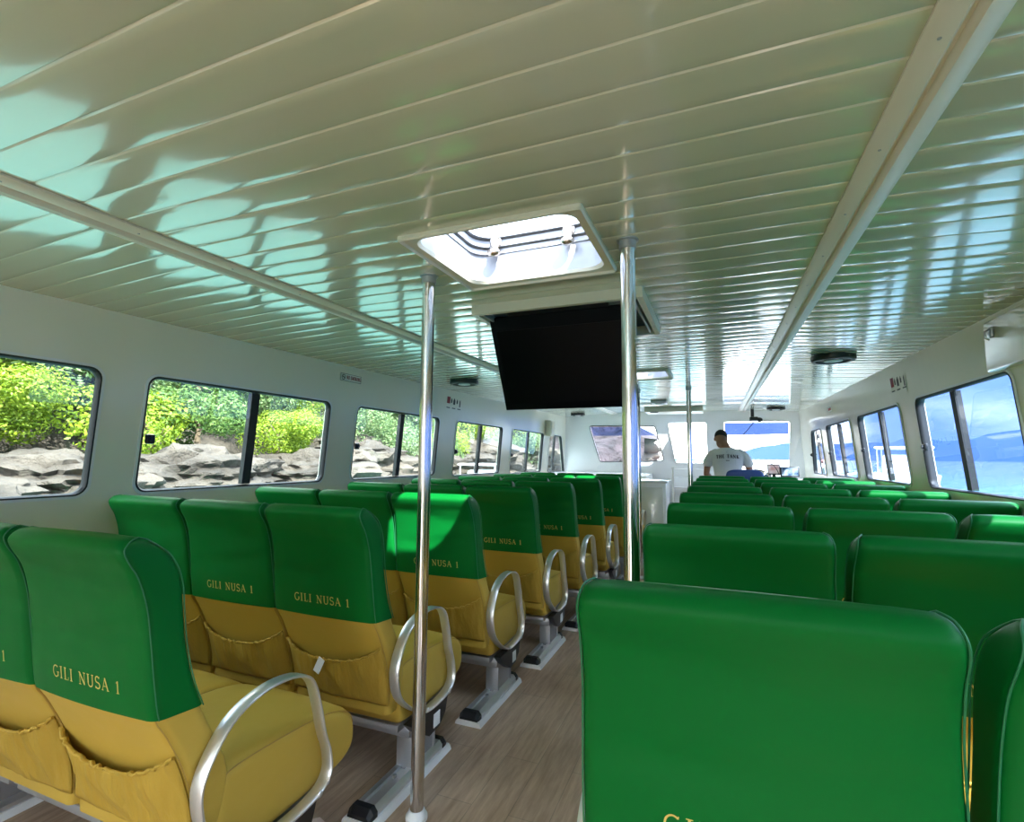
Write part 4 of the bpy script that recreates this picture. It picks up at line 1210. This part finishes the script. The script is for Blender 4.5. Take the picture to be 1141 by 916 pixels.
# far islands to starboard and ahead
def ridge(name, ang0, ang1, dist, hmax, seed, m):
    bm = bmesh.new(); n_ = 90; lo, mid, hi = [], [], []
    for i in range(n_ + 1):
        t = i / n_; a = math.radians(ang0 + (ang1 - ang0) * t)
        e = math.sin(PI * t) ** .5
        h = hmax * e * (.45 + .55 * abs(noise.fractal(Vector((t * 5, seed, 0)), 1, 2, 5)) * 1.6)
        for lst, rr, z in ((lo, dist, SEA - 1), (mid, dist + h * .9, SEA + h * .55), (hi, dist + h * 2.2, SEA + h)):
            lst.append(bm.verts.new((rr * math.sin(a), rr * math.cos(a), z)))
        
    for A_, B_ in ((lo, mid), (mid, hi)):
        for i in range(n_): bm.faces.new((A_[i], A_[i + 1], B_[i + 1], B_[i]))
    return struct(obj(name, bm, m, angle=70))
im = mat('haze_tinted_island', (.022, .045, .11), 1., spec=0); im2 = mat('haze_tinted_far_island', (.045, .075, .15), 1., spec=0)  # blue of the distant air is mixed into both base colours
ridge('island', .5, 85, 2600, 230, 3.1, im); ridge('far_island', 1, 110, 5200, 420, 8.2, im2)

# moored boats ahead
def boat(name, label, x, y, rz, hullm, canm, s=1.0):
    t = thing(name, label, 'boat', (x, y, SEA), rz)
    bm = bmesh.new(); rings = []
    for u, hw in ((-3.2, 1.0), (-1.5, 1.25), (.5, 1.2), (2.2, .8), (3.4, .1)):
        zt_ = 1.0 + .06 * u * u * .3
        rings.append([(-hw * s, u * s, zt_ * s), (-hw * .8 * s, u * s, .1), (0, u * s, -.3), (hw * .8 * s, u * s, .1), (hw * s, u * s, zt_ * s), (0, u * s, (zt_ - .15) * s)])
    loft(bm, rings); obj('hull', bm, hullm, t)
    bm = bmesh.new(); box(bm, 0, -.3 * s, 1.45 * s, 1.6 * s, 2.2 * s, 1.0 * s, .12); obj('cabin', bm, M['gelw'], t)
    bm = bmesh.new(); box(bm, 0, -.6 * s, 2.25 * s, 2.1 * s, 3.4 * s, .1 * s, .04); obj('canopy', bm, canm, t)
    for a in (-1, 1):
        for b in (-2.1, .9):
            bm = bmesh.new(); tube(bm, [(a * .95 * s, b * s, .9 * s), (a * .95 * s, b * s, 2.25 * s)], .03, 8); obj('post', bm, M['alu'], t)
    return t
tq = mat('turquoise_paint', (.1, .6, .62), .4); rd = mat('coral_red_paint', (.6, .15, .12), .4)
boat('moored_boat', 'small white boat with turquoise canopy ahead, seen through the centre windscreen', -1.2, 30, .5, M['gelw'], tq, .8)
boat('moored_boat', 'small boat with coral red hull ahead, left of the turquoise one', -2.6, 40, 1.2, rd, M['gelw'], .8)
boat('moored_boat', 'white boat moored near the rocks beyond the fifth left window', -8.6, 18.5, .2, M['gelw'], M['gelw'], .7)
boat('moored_boat', 'white boat moored off the right side, seen through far right windows', 9.0, 32, -.3, M['gelw'], M['whitep'], 1.1)

# foredeck of this boat seen through the windscreens
bm = bmesh.new()
vs = [bm.verts.new(p) for p in ((-2.7, 9.8, .70), (1.3, 9.8, .70), (.6, 12.4, .66), (-2.0, 12.4, .66))]; bm.faces.new(vs)
r = bmesh.ops.extrude_face_region(bm, geom=bm.faces[:]); bmesh.ops.translate(bm, vec=(0, 0, -.6), verts=[v for v in r['geom'] if isinstance(v, bmesh.types.BMVert)])
struct(obj('foredeck', bm, M['gelw'], smooth=False))

# ------------------------------------------------------------------ light
sun = bpy.data.lights.new('sun', 'SUN'); so_ = bpy.data.objects.new('sun', sun); COL.objects.link(so_)
sd = Vector((-.68, .66, -1.0)).normalized()
so_.rotation_euler = sd.to_track_quat('-Z', 'Y').to_euler(); sun.energy = 4.8; sun.angle = math.radians(.6); sun.color = (1, .96, .88)

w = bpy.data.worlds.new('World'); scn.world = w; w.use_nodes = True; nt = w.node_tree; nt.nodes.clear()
out = nt.nodes.new('ShaderNodeOutputWorld'); bg = nt.nodes.new('ShaderNodeBackground'); nt.links.new(bg.outputs[0], out.inputs[0])
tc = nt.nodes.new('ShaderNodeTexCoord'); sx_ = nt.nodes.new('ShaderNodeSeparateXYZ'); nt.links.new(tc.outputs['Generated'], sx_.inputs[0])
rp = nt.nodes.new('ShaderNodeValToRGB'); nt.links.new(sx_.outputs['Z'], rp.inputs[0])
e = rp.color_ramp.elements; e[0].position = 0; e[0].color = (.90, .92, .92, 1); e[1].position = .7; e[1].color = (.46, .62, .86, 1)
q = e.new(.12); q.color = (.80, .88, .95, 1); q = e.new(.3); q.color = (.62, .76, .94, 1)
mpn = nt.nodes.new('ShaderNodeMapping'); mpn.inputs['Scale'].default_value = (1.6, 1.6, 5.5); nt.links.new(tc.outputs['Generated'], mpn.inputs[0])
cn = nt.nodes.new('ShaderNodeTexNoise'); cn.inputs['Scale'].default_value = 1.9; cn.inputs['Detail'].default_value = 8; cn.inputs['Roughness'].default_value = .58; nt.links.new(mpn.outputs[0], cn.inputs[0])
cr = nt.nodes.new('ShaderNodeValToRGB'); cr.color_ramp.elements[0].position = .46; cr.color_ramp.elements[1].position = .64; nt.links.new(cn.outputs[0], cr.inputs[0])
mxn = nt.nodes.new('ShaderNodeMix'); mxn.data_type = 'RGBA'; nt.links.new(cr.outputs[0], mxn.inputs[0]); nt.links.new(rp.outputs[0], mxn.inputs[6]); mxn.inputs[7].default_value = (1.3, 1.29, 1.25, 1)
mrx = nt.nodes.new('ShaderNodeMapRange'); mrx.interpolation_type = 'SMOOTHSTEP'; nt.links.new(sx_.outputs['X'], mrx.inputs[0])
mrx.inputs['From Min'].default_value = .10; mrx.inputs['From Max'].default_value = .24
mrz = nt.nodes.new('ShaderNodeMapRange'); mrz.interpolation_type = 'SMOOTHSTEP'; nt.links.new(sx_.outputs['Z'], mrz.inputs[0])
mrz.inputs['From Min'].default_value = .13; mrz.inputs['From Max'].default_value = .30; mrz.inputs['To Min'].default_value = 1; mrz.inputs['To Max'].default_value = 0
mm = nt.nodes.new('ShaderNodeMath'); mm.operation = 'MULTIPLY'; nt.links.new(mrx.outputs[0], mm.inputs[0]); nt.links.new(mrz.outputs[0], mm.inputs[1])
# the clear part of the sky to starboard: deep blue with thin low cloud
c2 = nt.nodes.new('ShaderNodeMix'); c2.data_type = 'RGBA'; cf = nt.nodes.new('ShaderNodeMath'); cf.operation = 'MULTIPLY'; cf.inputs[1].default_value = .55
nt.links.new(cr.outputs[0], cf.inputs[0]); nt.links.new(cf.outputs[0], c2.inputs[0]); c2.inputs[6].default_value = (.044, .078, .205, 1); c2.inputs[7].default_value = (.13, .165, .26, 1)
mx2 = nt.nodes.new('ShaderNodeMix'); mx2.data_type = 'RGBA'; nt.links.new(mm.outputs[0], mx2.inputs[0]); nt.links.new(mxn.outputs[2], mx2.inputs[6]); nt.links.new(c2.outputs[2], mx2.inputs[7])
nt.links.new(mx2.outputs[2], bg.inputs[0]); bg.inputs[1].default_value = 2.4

vs_ = scn.view_settings
vs_.view_transform = 'Standard'; vs_.look = 'None'; vs_.exposure = 2.5; vs_.gamma = 1; vs_.use_curve_mapping = False
scn.cycles.max_bounces = 10; scn.cycles.diffuse_bounces = 5; scn.cycles.glossy_bounces = 5; scn.cycles.transparent_max_bounces = 16
scn.cycles.use_denoising = True
try: scn.cycles.denoiser = 'OPENIMAGEDENOISE'
except Exception: pass
scn.cycles.sample_clamp_indirect = 6
scn.cycles.caustics_reflective = False; scn.cycles.caustics_refractive = False
